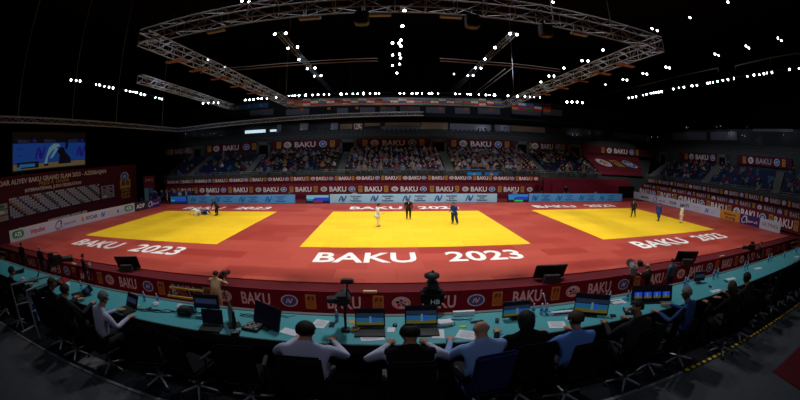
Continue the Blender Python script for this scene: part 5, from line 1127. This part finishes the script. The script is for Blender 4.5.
MB('black_plastic').box((0, 0, z+.30), (.16, .2, .12), bev=.02).obj('camera_body', r); MB('dark_grey').lathe([(.07, 0), (.11, .02), (.11, .06), (.04, .09)], 'dark_grey', 18).obj('top_dish', r, True, Matrix.Translation((-.01, 0, z+.40))); MB('black_plastic').bar((0, 0, z+.36), (0, 0, z+.52), .02).obj('mast', r)
# thin lamp on the desk
r = thing('desk_microphone', 'small white gooseneck above the bottles, middle right', 'microphone', D(545, 312)); MB('dark_grey').lathe([(.03, 0), (.03, .012)], 'dark_grey', 12).obj('base', r); MB('paper').path([(0, 0, .01), (-.01, 0, .16), (-.05, 0, .26)], .007).obj('gooseneck', r); MB('paper').bar((-.05, 0, .26), (-.075, 0, .31), .014).obj('capsule', r)

# ---------------------------------------------------------------- tell the members of each row apart
def project(p):
    d = p-CP; x, y, z = d.dot(_r), d.dot(_u), d.dot(_f); rho = math.hypot(x, y); th = math.atan2(rho, z); r = th/K1
    for _ in range(12): r -= (K1*r+K3*r**3-th)/(K1+3*K3*r*r)
    return 400+400*r*x/rho, 200-400*r*y/rho
def nth(n): return 'leftmost' if n == 0 else '%d%s from the left' % (n+1, 'th' if 3 < n+1 < 21 else {1: 'st', 2: 'nd', 3: 'rd'}.get((n+1) % 10, 'th'))
_by = {}
for o in list(COL.objects):
    if o.parent is None and 'label' in o and not o['label'].startswith(('spectator', 'empty dark', 'empty pale', 'empty teal')): _by.setdefault(o['label'], []).append(o)
for l, os_ in _by.items():
    if len(os_) > 1:
        os_.sort(key=lambda o: project(o.location)[0])
        for i, o in enumerate(os_): o['label'] = l+', '+nth(i)

# ================================================================ LIGHT
def spot(name, loc, tgt, power, size, blend=.6, rad=.25, col=(1, .97, .93)):
    l = bpy.data.lights.new(name, 'SPOT'); l.energy = power; l.spot_size = math.radians(size); l.spot_blend = blend; l.shadow_soft_size = rad; l.color = col
    o = bpy.data.objects.new(name, l); COL.objects.link(o); o.location = loc; o.rotation_euler = (Vector(tgt)-Vector(loc)).to_track_quat('-Z', 'Y').to_euler()
def area(name, loc, tgt, power, sx, sy, spread=180, col=(.9, .95, 1)):
    l = bpy.data.lights.new(name, 'AREA'); l.shape = 'RECTANGLE'; l.size = sx; l.size_y = sy; l.energy = power; l.spread = math.radians(spread); l.color = col
    o = bpy.data.objects.new(name, l); COL.objects.link(o); o.location = loc; o.rotation_euler = (Vector(tgt)-Vector(loc)).to_track_quat('-Z', 'Y').to_euler(); o.visible_camera = False
for cx, p in ((-22, 3900), (-11, 5600), (0, 8000), (11, 6000), (22, 5000)):
    for y, k in ((-6, 1.3), (5, .85), (16, 1.15)):
        spot('mat_spotlight', (cx*.9, y, 22), (cx*1.02, y+1.5, 0), p*k, 88, .9, .5)
for x in (-20, -7, 7, 20): spot('board_fill', (x, 2, 13.5), (x*1.05, 21, .5), 1700, 50, .8, .4)  # added fill from the front to brighten the far boards
for y in (0, 14): spot('board_fill', (18, y, 13.5), (35.5, y*.95, .6), 700, 60, .8, .4); spot('board_fill', (-18, y, 13.5), (-33, y*.95, .6), 600, 60, .8, .4)  # added fill on the side boards, not visible fixtures
spot('stand_fill', (-24, 8, 18), (-27, 32, 3.5), 2600, 50, .8, .5, (.7, .82, 1))  # added fill lights that keep the dark stands readable
spot('stand_fill', (2, 6, 20), (2, 33, 4), 2700, 80, .8, .5, (.85, .92, 1))  # added fill for the middle of the far stand
spot('stand_fill', (22, 6, 21), (47, 10, 4), 3400, 80, .7, .5, (.8, .88, 1))  # added fill for the right stand
spot('tarpaulin_fill', (20, 10, 18), (37, 31, 4), 9000, 32, .7, .5)  # added narrow fill that only lifts the red tarpaulin
for x in (-16, 0, 16): spot('banner_fill', (x, -19, 13), (x*1.05, -7.0, -.4), 760, 70, .9, .4)  # added fill because the platform banner came out too dark
for x in (-6, 0, 6): spot('terrace_fill', (x, -23, 11), (x*.9, -17.2, 3.2), 165, 80, .9, .5, (.8, .86, 1))  # added fill from above and behind to lighten the sitters' shirts
spot('desk_spill_fill', (-1, -9, 14), (-.8, -16.3, 2.9), 800, 95, .9, .5, (.8, .88, 1))  # added lamp standing in for bluish spill over the desk
spot('gallery_fill', (-12, 22, 18), (-14, 46, 11), 2600, 75, .9, .4, (.75, .82, 1)); spot('gallery_fill', (14, 22, 18), (16, 46, 11), 2600, 75, .9, .4, (.75, .82, 1))  # added fill to lift the upper walls and suites
spot('gallery_fill', (30, 8, 18), (56, 12, 9), 1800, 75, .9, .4, (.75, .82, 1))  # same added fill for the upper right side
w = bpy.data.worlds.new('world'); SC.world = w; w.use_nodes = True; w.node_tree.nodes['Background'].inputs[0].default_value = (.002, .0025, .004, 1)
vs = SC.view_settings; vs.view_transform = 'Standard'; vs.look = 'None'; vs.gamma = 1; vs.use_curve_mapping = False; vs.exposure = 0
